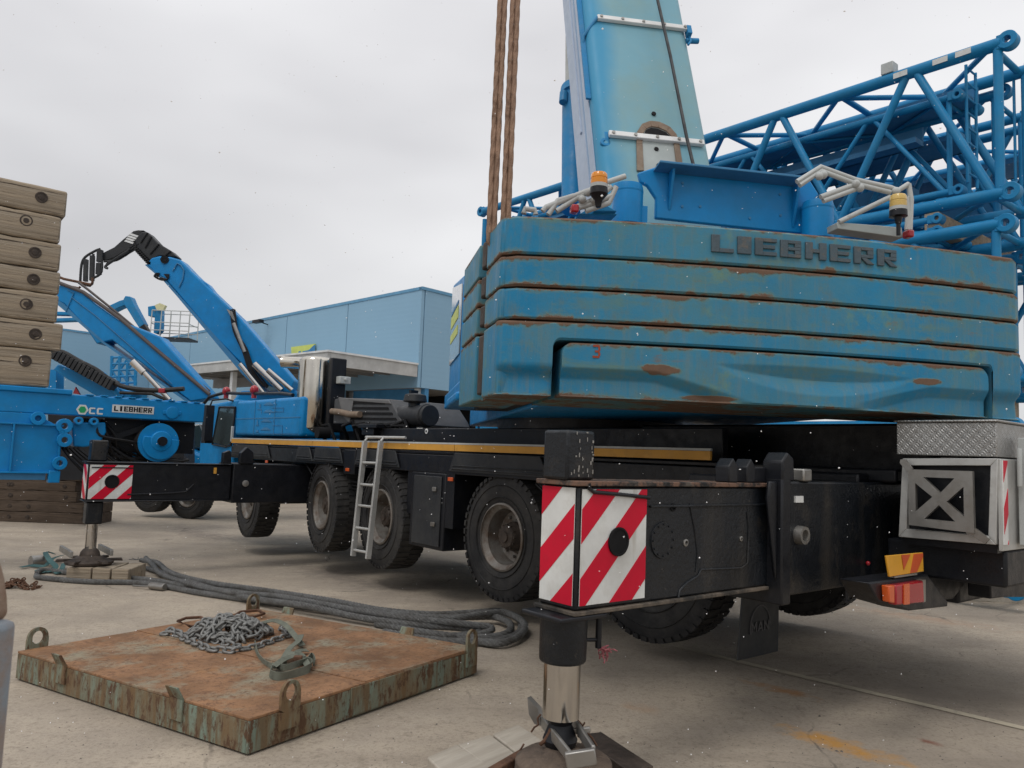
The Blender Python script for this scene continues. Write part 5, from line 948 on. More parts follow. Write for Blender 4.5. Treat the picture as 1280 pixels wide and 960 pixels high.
# ------------------------------------------------------------------ wooden blocks
def timber(label, fr, x0, x1, y0, y1, z0, z1, m, group=None, bolts=(), name='timber', bev=.012, seedv=None):
    rg2 = random.Random(hash(label) % 999 if seedv is None else seedv); f2 = Fr(fr.w((x0, y0, z0)), axes=(fr.X, fr.Y, fr.Z)); mb = MB(fr)
    nx = max(2, int((x1-x0)/.15)); rows = []
    for i in range(nx+1):
        x = x0+(x1-x0)*i/nx; j = lambda: rg2.uniform(-.008, .008); rows.append([(x, y0+j(), z0+j()), (x, y1+j(), z0+j()), (x, y1+j(), z1+j()), (x, y0+j(), z1+j())])
    fs = [(i*4+k, i*4+(k+1) % 4, i*4+4+(k+1) % 4, i*4+4+k) for i in range(nx) for k in range(4)]+[(3, 2, 1, 0), (nx*4, nx*4+1, nx*4+2, nx*4+3)]
    mb.add([p for r_ in rows for p in r_], fs); o = mb.build(name, m, None, bev=bev, fr=f2, label=label, cat='timber', group=group, ang=50)
    for (bx0, bz0, rr) in bolts:
        b_ = MB(fr); b_.lathe((bx0, y0-.0, bz0), (0, -1, 0), [(rr, -.01), (rr, .007), (rr*.8, .009), (rr*.75, .002), (rr*.48, .002), (rr*.45, .010), (rr*.2, .012), (.001, .012)], 20); b_.build('bolt', M['hub'], o)
    return o
fc0 = C.w((5.49, 4.28, 0)); HF = Fr((fc0[0], fc0[1]-.32, gz(fc0[0], fc0[1])+.0), 4)
for i, (xa, xb) in enumerate(((83, 115), (115.5, 139), (139.5, 162))):
    l_a, l_b = HF.at(xa, 712, Y=0), HF.at(xb, 712, Y=0)
    timber(['left of three squared blocks under the far outrigger foot', 'middle of three squared blocks under the far outrigger foot', 'right of three squared blocks under the far outrigger foot'][i], HF, l_a[0], l_b[0]-.015, 0, .62, 0, .185, M['wood'], 'blocks under the far outrigger foot', name='wooden_block')
HF2 = Fr(HF.o, 5)
# boards under the near foot
NB = Fr(G(620, 960), axes=(nrm(a0((.97, .25, 0))), nrm(a0((-.25, .97, 0))), (0, 0, 1)))
zt = .13
def nb(px): d = ray(*px); return NB.l(O3+d*(zt-EYE)/d[2])
for lab, corners in (('nearest bleached board under the near outrigger foot', ((534, 946), (571, 930), (640, 975), (600, 1010))), ('middle bleached board under the near outrigger foot', ((572, 930), (613, 918), (672, 962), (632, 975))), ('rearmost bleached board under the near outrigger foot', ((616, 917), (648, 905), (700, 940), (672, 960)))):
    P = [NB.w(nb(c)) for c in corners]; bfr = Fr((P[0][0], P[0][1], 0), math.degrees(math.atan2(*(P[1]-P[0])[[1, 0]]))); m_ = MB(WF)
    m_.prism([(p_[0], p_[1], .012) for p_ in P], (0, 0, zt-.012)); m_.build('board', M['woodlight'], None, bev=.008, fr=Fr((P[0][0], P[0][1], 0), -40), label=lab, cat='board', group='boards under the near outrigger foot')
m_ = MB(WF); bar(m_, D(606, 972, 3.75), D(655, 943, 4.05), .05, .045); m_.build('steel_beam', M['rust'], None, bev=.006, fr=Fr(D(630, 952, 3.85)), label='rusty steel bar lying across the boards beside the near foot', cat='steel bar')
m_ = MB(WF); a, b_ = G(736, 930, .06), G(800, 975, .06); bar(m_, a, b_, .10, .10); bar(m_, a+a0((0, 0, .055)), b_+a0((0, 0, .055)), .16, .012); bar(m_, a-a0((0, 0, .05)), b_-a0((0, 0, .05)), .16, .012); m_.build('steel_beam', M['hub'], None, bev=.004, fr=Fr(a), label='dark steel beam running out to the right from under the near foot', cat='steel bar')
m_ = MB(WF); a, b_ = G(665, 960, .10), G(640, 985, .10); bar(m_, a, b_, .10, .03); m_.build('steel_bar', M['steel'], None, bev=.004, fr=Fr(a), label='short grey steel bar under the rim of the near foot', cat='steel bar')
# block at the far right behind the rear lamps
RF = Fr(G(1205, 752), 6); l1 = RF.l(G(1300, 775)); 
timber('pale squared timber on the ground behind the crane tail lamps', Fr(G(1204, 751), -8), 0, 2.0, 0, .3, 0, .16, M['woodlight'], seedv=3)
# ------------------------------------------------------------------ ladder hooked on the deck
lf = Fr(C.w((2.9, 1.45, .45)), 129.3); lad = thing('ladder', lf, 'narrow aluminium ladder hooked over the crane deck edge', 'ladder')
vz5 = lambda x, y: (280+x/4, 540+y/4)
TL_, TR_, BL_, BR_ = C.at(*vz5(705, 45), Y=1.50), C.at(*vz5(785, 45), Y=1.50), C.at(*vz5(645, 620), Y=1.62), C.at(*vz5(720, 635), Y=1.62)
TL_, TR_, BL_, BR_ = map(a0, (TL_, TR_, BL_, BR_))
for a, b_ in ((TL_, BL_), (TR_, BR_)):
    m_ = MB(C); t = nrm(b_-a); s_ = a0((.022, 0, 0)); n2 = nrm(np.cross(t, (1, 0, 0)))*.035; m_.hexa([tuple(x) for x in (a-s_-n2, a+s_-n2, a+s_+n2, a-s_+n2, b_-s_-n2, b_+s_-n2, b_+s_+n2, b_-s_+n2)]); m_.build('rail', M['alu'], lad, bev=.004)
for y in (155, 265, 370, 480, 590):
    f_ = (y-45)/(620-45); m_ = MB(C); m_.tube(tuple(TL_+(BL_-TL_)*f_), tuple(TR_+(BR_-TR_)*f_), .018, 10); m_.build('rung', M['alu'], lad)
m_ = MB(C); m_.path([tuple(TL_), (TL_[0], 1.46, TL_[2]+.05), (TL_[0], 1.15, TL_[2]+.05)], .018, 8); m_.path([tuple(TR_), (TR_[0], 1.46, TR_[2]+.05), (TR_[0], 1.15, TR_[2]+.05)], .018, 8); m_.path([(TL_[0]+.05, 1.46, TL_[2]+.055), (TR_[0]-.55, 1.46, TL_[2]+.055)], .018, 8); m_.build('hook', M['alu'], lad)
# ------------------------------------------------------------------ lattice boom sections
P_ = D(1257, 300, 10)
def section(label, Xo, Yo, z0, z1, Ln, w, nb_, rc_, rb_, rise=0, lad_=False, plate_=False):
    fr = Fr((P_[0], P_[1], 0), 129.3); fr = Fr(fr.w((Xo, Yo, z0)), 129.3); t = thing('lattice_boom_section', fr, label, 'boom section', 'stored lattice boom sections'); h = z1-z0
    up = lambda x: rise*x/Ln
    ch = {}
    for yi, y in enumerate((0, -w)):
        for zi, z in enumerate((0, h)):
            m_ = MB(fr); m_.tube((0, y, z), (Ln, y, z+up(Ln)), rc_, 20); o = m_.build('chord', M['truss'], t); 
            for x in (0, Ln):
                m_ = MB(fr); s_ = -1 if x == 0 else 1; zz_ = z+up(x); m_.lathe((x+s_*.08, y-.075, zz_), (0, 1, 0), [(rc_*1.38, 0), (rc_*1.38, .15), (rc_*.55, .15), (rc_*.55, 0)], 28, closed=True); m_.box(x-.05, x+.05, y-.065, y+.065, zz_-rc_*1.1, zz_+rc_*1.1); m_.build('lug', M['truss'], o, bev=.008)
    nodes_t = [1.18+2.16*k for k in range(nb_)]; nodes_b = [.13+2.1*k+.04*k for k in range(nb_+1)]
    for y in (0, -w):
        for k in range(nb_):
            if nodes_t[k] > Ln: break
            for xb in (nodes_b[k], nodes_b[k+1]):
                if xb > Ln: continue
                m_ = MB(fr); m_.tube((xb, y, .02+up(xb)), (nodes_t[k]+(.07 if xb > nodes_t[k] else -.07), y, h-.03+up(nodes_t[k])), rb_, 12); m_.build('brace', M['truss'], t)
        for x in (.05, Ln-.05): m_ = MB(fr); m_.tube((x, y, 0), (x, y, h), rb_*1.05, 12); m_.build('post', M['truss'], t)
    for z in (0, h):
        for k in range(nb_+1):
            x = nodes_b[k]
            if x > Ln: break
            m_ = MB(fr); m_.tube((x, 0, z+up(x)), (x, -w, z+up(x)), rb_*.8, 10); m_.build('cross_tube', M['truss'], t)
            if k < nb_ and nodes_t[k] < Ln: m_ = MB(fr); m_.tube((x, 0, z+up(x)), (nodes_t[k], -w, z+up(x)), rb_*.7, 10); m_.build('cross_tube', M['truss'], t); xn = min(nodes_b[k+1], Ln); m_ = MB(fr); m_.tube((nodes_t[k], -w, z+up(x)), (xn, 0, z+up(x)), rb_*.7, 10); m_.build('cross_tube', M['truss'], t)
    if lad_:
        lp_ = MB(fr)
        for y in (-.28, -.62): lp_.tube((.55, y, .35), (.55, y, h+.0), .022, 8)
        for k in range(8): lp_.tube((.55, -.28, .5+.22*k), (.55, -.62, .5+.22*k), .015, 8)
        lp_.tube((.20, -w, .5), (.2, -w, h), .02, 8); lp_.build('access_ladder', M['truss'], t)
        for (x, yy, zz_, sx_) in ((.78, .0, h+.10, .12), (1.2, .0, 0, 0)):
            if sx_: m_ = MB(fr); m_.box(x-.12+.75, x+.06+.75, -.1, .08, zz_, zz_+.17); m_.build('grey_box', M['offwhite'], t, bev=.01)
        for x in (1.0+.3, .75, .45): m_ = MB(fr); m_.box(x-.10, x+.1, rc_-.004, rc_+.004, h-.03, h+.05); m_.build('sticker', M['signwhite'], t)
    if plate_:
        m_ = MB(fr); m_.box(.6, Ln-.3, -w+.18, -.2, h-.42, h-.34); m_.box(.6, Ln-.3, -w+.18, -w+.22, h-.42, h-.12); m_.build('walkway', M['cladblue'], t)
        m_ = MB(fr); m_.box(1.5 if Yo < -1 else 4.6, Ln-.3, -w+.25, -.35, .3, 1.1); m_.build('inner_box_girder', M['cladblue'], t)
    return t
section('near upper lattice boom section with end lug at the right edge of the photo', 0, 0, 5.38, 7.45, 11.45, 1.05, 5, .088, .058, .22, True, True)
section('upper lattice boom section stacked behind the near one', .45, -1.2, 5.3, 7.3, 11.0, 1.1, 5, .075, .048, .2, False, True)
section('upper lattice boom section third from the front of the stack', -.5, -2.6, 5.35, 7.2, 11.4, 1.2, 5, .075, .048, .2, False, True)
section('slender lattice section nested inside the near upper boom section', .7, -.2, 5.62, 7.0, 10.2, .66, 5, .055, .036, .2, False, True)
section('upper lattice boom section at the far back of the stack', .4, -4.7, 5.5, 7.4, 11.0, 1.2, 5, .08, .052, .2, False, True)
section('slim lattice section lodged between the upper and middle boom sections', .9, .02, 5.02, 5.2, 10.2, .9, 5, .055, .03, .1)
section('middle lattice boom section directly below the near upper one', .02, .12, 3.0, 4.93, 11.0, 1.15, 5, .088, .055, .1, False, True)
section('middle lattice boom section second from the front of the stack', .35, -1.5, 2.9, 4.85, 11.0, 1.3, 5, .08, .052, .1, False, True)
section('middle lattice boom section at the back of the stack', -.3, -3.2, 3.2, 5.15, 11.4, 1.3, 5, .08, .052, .1)
section('lowest lattice boom section resting on the yard', .0, .1, .25, 2.3, 11.0, 1.15, 5, .085, .052)
section('lowest lattice boom section at the back near the ground', .4, -1.5, .2, 2.25, 11.0, 1.3, 5, .085, .052)
SPF = Fr((P_[0], P_[1], 0), 129.3)
for k, (x, za, zb) in enumerate(((.9, 4.98+.07, 5.30), (8.0, 4.98+.14, 5.35), (.9, 2.42, 2.88), (8.0, 2.42, 2.95), (.9, gz(*P_[:2]), .14), (8, -.3, .14))):
    b_ = MB(SPF); b_.box(x-.1, x+.1, -2.9, .05, za, zb); b_.build('packing_beam', M['wood'], None, bev=.01, fr=Fr(SPF.w((x, .3, za)), 129.3), label=['upper packing timber near the right end of the stacked boom sections', 'upper packing timber near the far end of the stacked boom sections', 'middle packing timber near the right end of the boom stack', 'middle packing timber near the far end of the boom stack', 'bottom packing timber near the right end of the boom stack', 'bottom packing timber near the far end of the boom stack'][k], cat='timber', group='packing timbers between boom sections')
# ------------------------------------------------------------------ timber stack and blue winch frame at the left
F_ = D(80, 240, 11.6); FB = Fr((F_[0], F_[1], 0), 39.3)
rowsT = [((85, 239.5), (84, 270.5), (52, 246.5)), ((77.5, 272), (76.5, 302.5), (33, 275.5)), ((77.2, 306), (76.5, 337), (44, 315.5)), ((76.3, 340.5), (75.5, 367.5), (42, 349)), ((74, 369.5), (73, 401.5), (33, 380)), ((79.5, 405.5), (78.5, 436.5), (44.5, 417.5)), ((65.5, 439), (63, 473), (31.5, 451))]
zprev = None
ordn = ['topmost grey brown timber of the tall stack at the left edge, its end sticking out', 'second timber from the top of the tall stack, cracked along its side', 'third timber from the top of the tall stack at the left edge', 'fourth timber of the tall stack, splintered at its right end', 'fifth timber down in the tall stack, smooth and slightly recessed', 'sixth timber of the tall stack, its end projecting furthest below the middle', 'lowest timber of the tall stack, lying on the blue frame and split beside its bolt']
for i, (a, b_, c_) in enumerate(rowsT):
    la, lb, lc = FB.at(*a, Y=0), FB.at(*b_, Y=0), FB.at(*c_, Y=-.01)
    znx = FB.at(*rowsT[i+1][0], Y=0)[2]+.012 if i < 6 else 2.425
    timber(ordn[i], FB, -3.4, la[0], 0, .42, min(znx, lb[2]), la[2], M['wood'], 'timbers of the tall stack at the left edge', [(lc[0], lc[2], .085)], bev=.03, seedv=i+5)
wf = thing('winch_frame', FB, 'blue steel winch frame with cable drum under the tall timber stack', 'winch frame')
m_ = MB(FB); m_.box(-3.4, 2.33, .0, .40, 2.035, 2.35); m_.box(-3.4, .35, -.03, .43, 2.34, 2.42); 
fm = m_.build('main_beam', M['blue'], wf, bev=.015)
m_ = MB(FB)
for k in range(9): x = .55+k*.2; m_.box(x, x+.10, -.012, .41, 2.352, 2.372)
m_.build('walkway_slats', M['blue'], fm, bev=.004)
m_ = MB(FB); m_.prism([(-3.4, .0, 1.17), (.27, .0, 1.17), (.27, .0, 1.83), (-.05, 0, 2.0), (-.05, 0, 2.034), (-3.4, 0, 2.034)], (0, .35, 0)); pn = m_.build('side_panel', M['blue'], wf, bev=.01)
for (x0, x1, zt_) in ((-.62, -.42+.05, 1.86), (-.36, .20, 1.80)):
    pass
m_ = MB(FB)
for x in (-.98, -.36, .24): m_.box(x-.012, x+.012, -.05, 0, 1.18, 1.86)
m_.box(-3.4, .27, -.05, 0, 1.155, 1.18); m_.box(-3.4, .27, -.05, 0, 1.86, 1.885); m_.build('stiffener', M['blue'], pn, bev=.004)
m_ = MB(FB); m_.box(-3.4, .1, .0, .3, 1.06, 1.155); m_.build('bottom_flange', M['cladblue'], pn)
m_ = MB(FB); m_.box(.13, .28, -.06, .1, 1.02, 1.20); m_.build('corner_block', M['blue'], pn, bev=.01)
for (px, py, rr) in ((48, 523, .10), (81, 532.5, .11), (81, 550, .105), (75, 579, .10), (99, 526, .06), (118, 527, .06), (78, 540, .04)):
    l_ = FB.at(px, py, Y=-.08); m_ = MB(FB); m_.lathe((l_[0], -.08, l_[2]), (0, 1, 0), [(rr, 0), (rr, .12), (rr*.42, .12), (rr*.42, 0)], 24, closed=True); m_.build('pin_lug', M['blue'], wf, bev=.006)
m_ = MB(FB); m_.pp([(90, 528), (132, 528), (133, 540), (124, 556), (105, 559), (92, 558)], (0, .3, 0), Y=.05); m_.build('cradle', M['blue'], wf, bev=.02)
l_ = FB.at(198, 553, Y=0); m_ = MB(FB); m_.lathe((l_[0], -.02, l_[2]), (0, 1, 0), [(.05, .0), (.31, 0), (.31, .035), (.27, .04), (.27, .42), (.40, .44), (.40, .48), (.05, .48)], 40); dm = m_.build('cable_drum', M['blue'], wf)
m_ = MB(FB)
for k in range(12): m_.lathe((l_[0], .03+k*.032, l_[2]), (0, 1, 0), [(.27, 0), (.295, .016), (.27, .032)], 32)
m_.build('wound_cable', M['hose'], dm)
m_ = MB(FB); m_.lathe((l_[0]+.03, -.10, l_[2]+.02), (0, 1, 0), [(.001, 0), (.06, 0), (.07, .03), (.16, .04), (.17, .10)], 28); m_.prism([(l_[0]-.25+.27*math.cos(math.radians(a)) if False else l_[0]+.03+.28*math.cos(math.radians(a)), -.05, l_[2]+.28*math.sin(math.radians(a))) for a in range(-200, 25, 15)], (0, .04, 0)); m_.build('gearbox_cover', M['blue'], dm, bev=.01); m_ = MB(FB); m_.tube((l_[0]+.03, -.13, l_[2]+.02), (l_[0]+.03, -.09, l_[2]+.02), .075, 18); m_.build('black_shaft_end', M['black'], dm)
m_ = MB(FB)
for k in range(16):
    y = .1+.03*k; x0 = .62+rng.uniform(-.05, .25); m_.path(smooth([(x0, y, 2.0), (x0+rng.uniform(.0, .3), y-.05, 1.75), (x0+rng.uniform(.2, .6), y, 1.45+rng.uniform(-.1, .2)), (x0+rng.uniform(.6, 1.0), y, 1.32+rng.uniform(-.05, .1)), (x0+1.4, y+.05, 1.4)], 5), .022, 6)
for k in range(5): m_.path(smooth([(.3+.05*k, .1, 1.55), (.45+.08*k, .05, 1.35), (.75+.1*k, .1, 1.05+.04*k), (1.0+.1*k, .2, .85)], 5), .024, 6)
m_.build('hydraulic_hoses', M['hose'], wf)
m_ = MB(FB); m_.pp([(128, 548), (140, 552), (178, 538), (182, 530)], (0, .02, 0), Y=.2); m_.box(.9, 2.3, .35, .42, 1.5, 2.03); m_.build('inner_bracket', M['black'], wf)
# plate with name, logo
A1, B1 = FB.at(140.5, 507.5, Y=-.002), FB.at(192.5, 511, Y=-.002)
m_ = MB(FB); m_.box(A1[0], B1[0], -.005, -.001, 2.12, 2.24); pl_ = m_.build('name_plate', M['signwhite'], fm)
m_ = MB(FB); text(m_, 'LIEBHERR', (A1[0]+.025, -.005, 2.14), (1, 0, 0), (0, 0, 1), B1[0]-A1[0]-.05, .08, .002, .14); m_.build('lettering', M['hose'], pl_, ang=0)
l2 = FB.at(103, 512, Y=-.002); m_ = MB(FB); m_.prism([(l2[0]+.085*math.cos(math.radians(a)), -.004, l2[2]+.085*math.sin(math.radians(a))) for a in range(0, 360, 60)], (0, .003, 0)); m_.build('logo_hexagon', M['signwhite'], fm, ang=0)
m_ = MB(FB); m_.prism([(l2[0]-.0+.055*math.cos(math.radians(a)), -.007, l2[2]+.055*math.sin(math.radians(a))) for a in range(0, 360, 60)], (0, .003, 0)); m_.build('logo_mark', M['green'], fm, ang=0)
m_ = MB(FB); text(m_, 'CC', (l2[0]+.09, -.003, l2[2]-.06), (1, 0, 0), (0, 0, 1), .20, .10, .002, .2); m_.build('logo_letters', M['signwhite'], fm, ang=0)
l2 = FB.at(215, 516, Y=0); m_ = MB(FB); m_.lathe((l2[0], 0, l2[2]), (0, -1, 0), [(.10, 0), (.10, .03), (.06, .035), (.001, .035)], 24); m_.box(l2[0]-.14, l2[0]+.14, -.015, 0, l2[2]-.03, l2[2]+.03); m_.build('boss', M['blue'], fm, bev=.006)
# a support stack carrying the frame beyond the left edge
for k in range(4):
    timber(['lowest', 'second', 'third', 'uppermost'][k]+' packing timber under the far left end of the blue winch frame', FB, -2.6, -1.2, -.1, .5, -.24+.335*k, -.24+.335*k+.33, M['wooddark'], seedv=40+k)
# dark timber stack farther back
DT = Fr(G(5, 652), 2)
for k in range(6):
    zz0 = .0+.252*k; x1 = DT.l(G(160, 648))[0] if k < 2 else DT.l(G(160, 648))[0]-[0, 0, .45, .5, .4, .5][k]
    timber(['lowest dark timber of the far stack lying on the yard', 'second dark timber of the far stack, as long as the lowest', 'third dark timber up in the far stack', 'fourth dark timber up in the far stack', 'fifth dark timber up in the far stack', 'topmost dark timber of the far stack below the hoses'][k], DT, -2, x1, 0, .9, zz0, zz0+.245, M['wooddark'], 'dark timbers of the far stack', [(x1-.25, zz0+.12, .05)]+([(x1-1.55, zz0+.12, .05), (.1, zz0+.12, .05)] if k < 4 else []), seedv=60+k)
# ------------------------------------------------------------------ machines behind
def pxp(mb, pts, dep, th, fr=WF): return mb.prism([tuple(D(x, y, dep)) for x, y in pts], (0, th, 0))
h4 = lambda x, y: (80+x/6.4, 280+y/6.4)
def handler(label, lab, dep):
    return thing('telehandler', Fr((*D(lab[0], lab[1], dep)[:2], -.336), 90), label, 'telehandler')
# telehandler with the black folding jib
dp = 21.0; t2 = handler('blue telehandler with raised boom and black angled jib', (330, 560), dp)
m_ = MB(); BP = [h4(700, 270), h4(760, 255), h4(850, 262), h4(930, 285), (240, 340), (300, 397), (368, 476), (362, 492), (325, 478), h4(1190, 890), h4(920, 570), h4(810, 445), h4(730, 395), h4(655, 320)]
pxp(m_, BP, dp, .55); bm2 = m_.build('boom', M['blue'], t2, bev=.04)
m_ = MB(); pxp(m_, [h4(985, 350), h4(1070, 425), h4(1150, 480), h4(1210, 560), h4(1250, 640), h4(1100, 490)], dp+.1, .35); m_.build('boom_top_cover', M['blue'], bm2, bev=.03)
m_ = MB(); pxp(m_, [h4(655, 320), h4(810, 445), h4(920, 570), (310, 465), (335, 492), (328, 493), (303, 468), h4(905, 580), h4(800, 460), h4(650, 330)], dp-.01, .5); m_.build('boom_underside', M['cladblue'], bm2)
m_ = MB(); m_.path([tuple(D(*h4(*p), dp-.02)) for p in ((870, 375), (905, 315), (935, 330), (960, 370), (950, 440), (920, 505))], .02, 6); m_.build('panel_edge', M['cladblue'], bm2)
m_ = MB(); pxp(m_, [h4(690, 300), h4(570, 180), h4(560, 130), h4(620, 60), h4(670, 65), h4(750, 150), h4(850, 210), h4(905, 262), h4(830, 262), h4(760, 255), h4(700, 290)], dp+.08, .38); jb = m_.build('jib_head', M['plastic'], t2, bev=.03)
m_ = MB(); pxp(m_, [h4(620, 60), h4(640, 50), h4(590, 48), h4(555, 55), h4(480, 115), h4(400, 185), h4(310, 230), h4(305, 290), h4(340, 290), h4(400, 270), h4(490, 215), h4(600, 150)], dp+.12, .3); m_.build('jib_arm', M['plastic'], jb, bev=.03)
m_ = MB()
for p0_, p1_ in (((668, 68), (612, 150)), ((700, 100), (650, 190)), ((760, 160), (690, 240)), ((855, 215), (800, 262)), ((575, 185), (560, 135))): m_.tube(tuple(D(*h4(*p0_), dp+.07)), tuple(D(*h4(*p1_), dp+.07)), .025, 6)
for k in range(9): x_, y_ = 575+k*13, 195+k*14; m_.box(*[v for v in (D(*h4(x_, y_), dp)[0]-.05, D(*h4(x_, y_), dp)[0]+.05)], dp+.0, dp+.3, D(*h4(x_, y_), dp)[2]-.06, D(*h4(x_, y_), dp)[2]+.02)
m_.path(smooth([tuple(D(*h4(*p), dp+.1)) for p in ((320, 300), (420, 290), (510, 235), (560, 190), (600, 160))], 5), .03, 6); m_.path(smooth([tuple(D(*h4(*p), dp+.1)) for p in ((330, 345), (350, 310), (430, 275), (500, 250), (530, 205))], 5), .02, 6)
m_.build('jib_fittings', M['hose'], jb)
for k in range(4):
    m_ = MB(); b0 = (545-12*k, 80+18*k); pxp(m_, [h4(b0[0]-28, b0[1]+4), h4(b0[0]-14, b0[1]-8), h4(b0[0]+52-6*k*0, b0[1]+14), h4(b0[0]+40, b0[1]+26)], dp+.105, .01); m_.build('white_stripe', M['white'], jb)
m_ = MB(); m_.tube(tuple(D(*h4(805, 285), dp-.06)), tuple(D(*h4(805, 285), dp+.6)), .11, 20); m_.tube(tuple(D(*h4(805, 285), dp-.075)), tuple(D(*h4(805, 285), dp-.06)), .05, 14); m_.build('pivot_pin', M['black'], bm2)
m_ = MB()
for pts in (((350, 355), (330, 340), (400, 290), (520, 215)), ((345, 300), (380, 300), (440, 260), (530, 200)), ((290, 200), (250, 215), (170, 265), (140, 330), (130, 460)), ((235, 240), (225, 480), (140, 470)), ((300, 210), (300, 380), (240, 430))): m_.path(smooth([tuple(D(*h4(*p), dp+.05)) for p in pts], 4), .035, 8)
for px in ((155, 280, 180, 455), (205, 250, 232, 450), (262, 205, 300, 300), (255, 310, 290, 400)): pxp(m_, [h4(px[0], px[1]), h4(px[2], px[1]), h4(px[2]-5, px[3]), h4(px[0]-5, px[3])], dp+.02, .12)
m_.build('fork_carriage', M['plastic'], jb)
m_ = MB(); m_.path([tuple(D(*h4(*p), dp-.1)) for p in ((-100, 400), (0, 440), (120, 465), (215, 485), (228, 470), (228, 430))], .035, 8); m_.path([tuple(D(*h4(*p), dp+.5)) for p in ((-100, 450), (0, 490), (120, 515), (130, 500))], .035, 8); m_.build('fork_tine', M['rust'], jb)
m_ = MB()
for k in range(5): m_.path(smooth([tuple(D(*h4(*p), dp-.03)) for p in ((740+6*k, 390), (720+8*k, 420+4*k), (780, 450-5*k), (830, 440), (800+10*k, 400))], 4), .014, 5)
m_.build('pivot_hoses', M['hose'], bm2); m_ = MB()
for k in range(6): m_.path(smooth([tuple(D(x+k*1.1, y+rng.uniform(-2, 2), dp-.08)) for x, y in ((288, 388), (292, 415), (303, 437), (312, 462), (330, 484))], 4), .022, 6)
m_.build('hose_bundle', M['hose'], bm2)
m_ = MB(); pxp(m_, [(283, 386), (291, 390), (294, 402), (290, 398)], dp-.1, .1); m_.tube(tuple(D(292, 404, dp-.1)), tuple(D(306, 440, dp-.1)), .05, 10); m_.build('tube_guard', M['steel'], bm2)
m_ = MB(); m_.tube(tuple(D(300, 455, dp-.25)), tuple(D(330, 492, dp-.25)), .06, 12); m_.tube(tuple(D(318, 455, dp-.2)), tuple(D(352, 488, dp-.2)), .09, 12); m_.tube(tuple(D(335, 462, dp-.2)), tuple(D(365, 488, dp-.2)), .06, 12); m_.build('hydraulic_cylinder', M['chrome'], t2)
m_ = MB(); pxp(m_, [(300, 488), (372, 488), (400, 530), (395, 575), (270, 575), (275, 520)], dp+.2, 1.6); m_.build('body', M['blue'], t2, bev=.08)
# telehandler with the plain lowered boom
dp = 19.0; t1 = handler('blue telehandler with long plain boom sloping down behind the crane cab', (240, 600), dp)
m_ = MB(); pxp(m_, [h4(-60, 520), h4(-30, 480), h4(30, 500), h4(130, 530), h4(250, 640), h4(430, 765), (200, 421), (260, 489), (266, 497), (238, 502), (140, 425), h4(260, 960), h4(150, 800), h4(0, 640), h4(-60, 610)], dp, .5); b1_ = m_.build('boom', M['blue'], t1, bev=.03)
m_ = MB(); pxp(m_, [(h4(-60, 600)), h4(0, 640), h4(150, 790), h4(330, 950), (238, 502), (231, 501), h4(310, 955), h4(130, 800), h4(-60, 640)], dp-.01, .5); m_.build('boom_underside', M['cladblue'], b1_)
m_ = MB(); m_.path([tuple(D(x, y, dp-.02)) for x, y in ((70, 352), (104, 365), (150, 398), (200, 441), (262, 493))], .045, 8); m_.path([tuple(D(x, y, dp+.1)) for x, y in (((98, 353)), (110, 362), (150, 394), (200, 436), (262, 489))], .03, 8); m_.build('edge_pipe', mat('brown_grey_hose', (.10, .085, .08), .6), b1_)
m_ = MB(); m_.path([tuple(D(x, y, dp-.02)) for x, y in ((90, 372), (120, 395), (160, 430), (215, 480))], .012, 5); m_.path([tuple(D(x, y, dp-.02)) for x, y in ((82, 390), (92, 366), (84, 362))], .012, 5); m_.build('panel_edge', M['cladblue'], b1_)
m_ = MB(); m_.tube(tuple(D(176, 461, dp-.3)), tuple(D(212, 500, dp-.3)), .06, 12); m_.tube(tuple(D(166, 452, dp-.3)), tuple(D(180, 466, dp-.3)), .09, 12); m_.build('hydraulic_cylinder', M['chrome'], t1)
m_ = MB(); pxp(m_, [(176, 578), (180, 566), (232, 560), (262, 572), (290, 575), (290, 600), (176, 600)], dp+2.2, 1.6); m_.build('body', M['blue'], t1, bev=.08)
m_ = MB(); pxp(m_, [(218, 540), (222, 532), (250, 530), (262, 560), (222, 562)], dp+2.6, .9); m_.build('cab_window', M['glass'], t1, bev=.03)
for (px, py, ss) in ((240, 618, .91), (192, 612, .86)):
    p = D(px, py, dp+2.2); l_ = t1.matrix_basis.inverted() @ Vector(p); wheel(l_[0], l_[1]-.0, l_[2], 1, 68, .4, parent=t1, sc=ss)
# red-lamped machine behind the timber frame, with a hose track
dp = 16.5; t3 = thing('loader_crane', Fr((*D(120, 560, dp)[:2], -.33), 0), 'low blue lifting arm with black hose track behind the timber stack', 'loader crane')
m_ = MB(); pxp(m_, [(66, 462), (72, 455), (92, 463), (130, 478), (168, 492), (160, 500), (120, 495), (84, 474)], dp, .4); m_.build('arm', M['blue'], t3, bev=.03)
m_ = MB(); m_.tube(tuple(D(128, 468, dp)), tuple(D(152, 497, dp)), .07, 10); m_.build('support_strut', M['blue'], t3); m_ = MB(); pxp(m_, [(60, 462), (70, 462), (70, 505), (60, 505)], dp+.3, .3); m_.build('support_post', M['blue'], t3)
tk = MB()
for k in range(15):
    x, y = 72+k*5.0, 444+k*2.7; tk_ = D(x, y, dp-.15); u = nrm(D(x+5, y+2.7, dp-.15)-tk_); bar(tk, tk_-u*.055, tk_+u*.025, .26, .22)
tk.build('hose_track', M['plastic'], t3, bev=.01)
m_ = MB(); m_.path(smooth([tuple(D(x, y, dp-.2)) for x, y in ((66, 441), (78, 440), (100, 452), (120, 462), (150, 482), (190, 488), (230, 486))], 5), .05, 8); m_.path([tuple(D(x, y, dp-.2)) for x, y in ((150, 491), (190, 492), (208, 500), (212, 510))], .035, 8); m_.build('hose', M['hose'], t3)
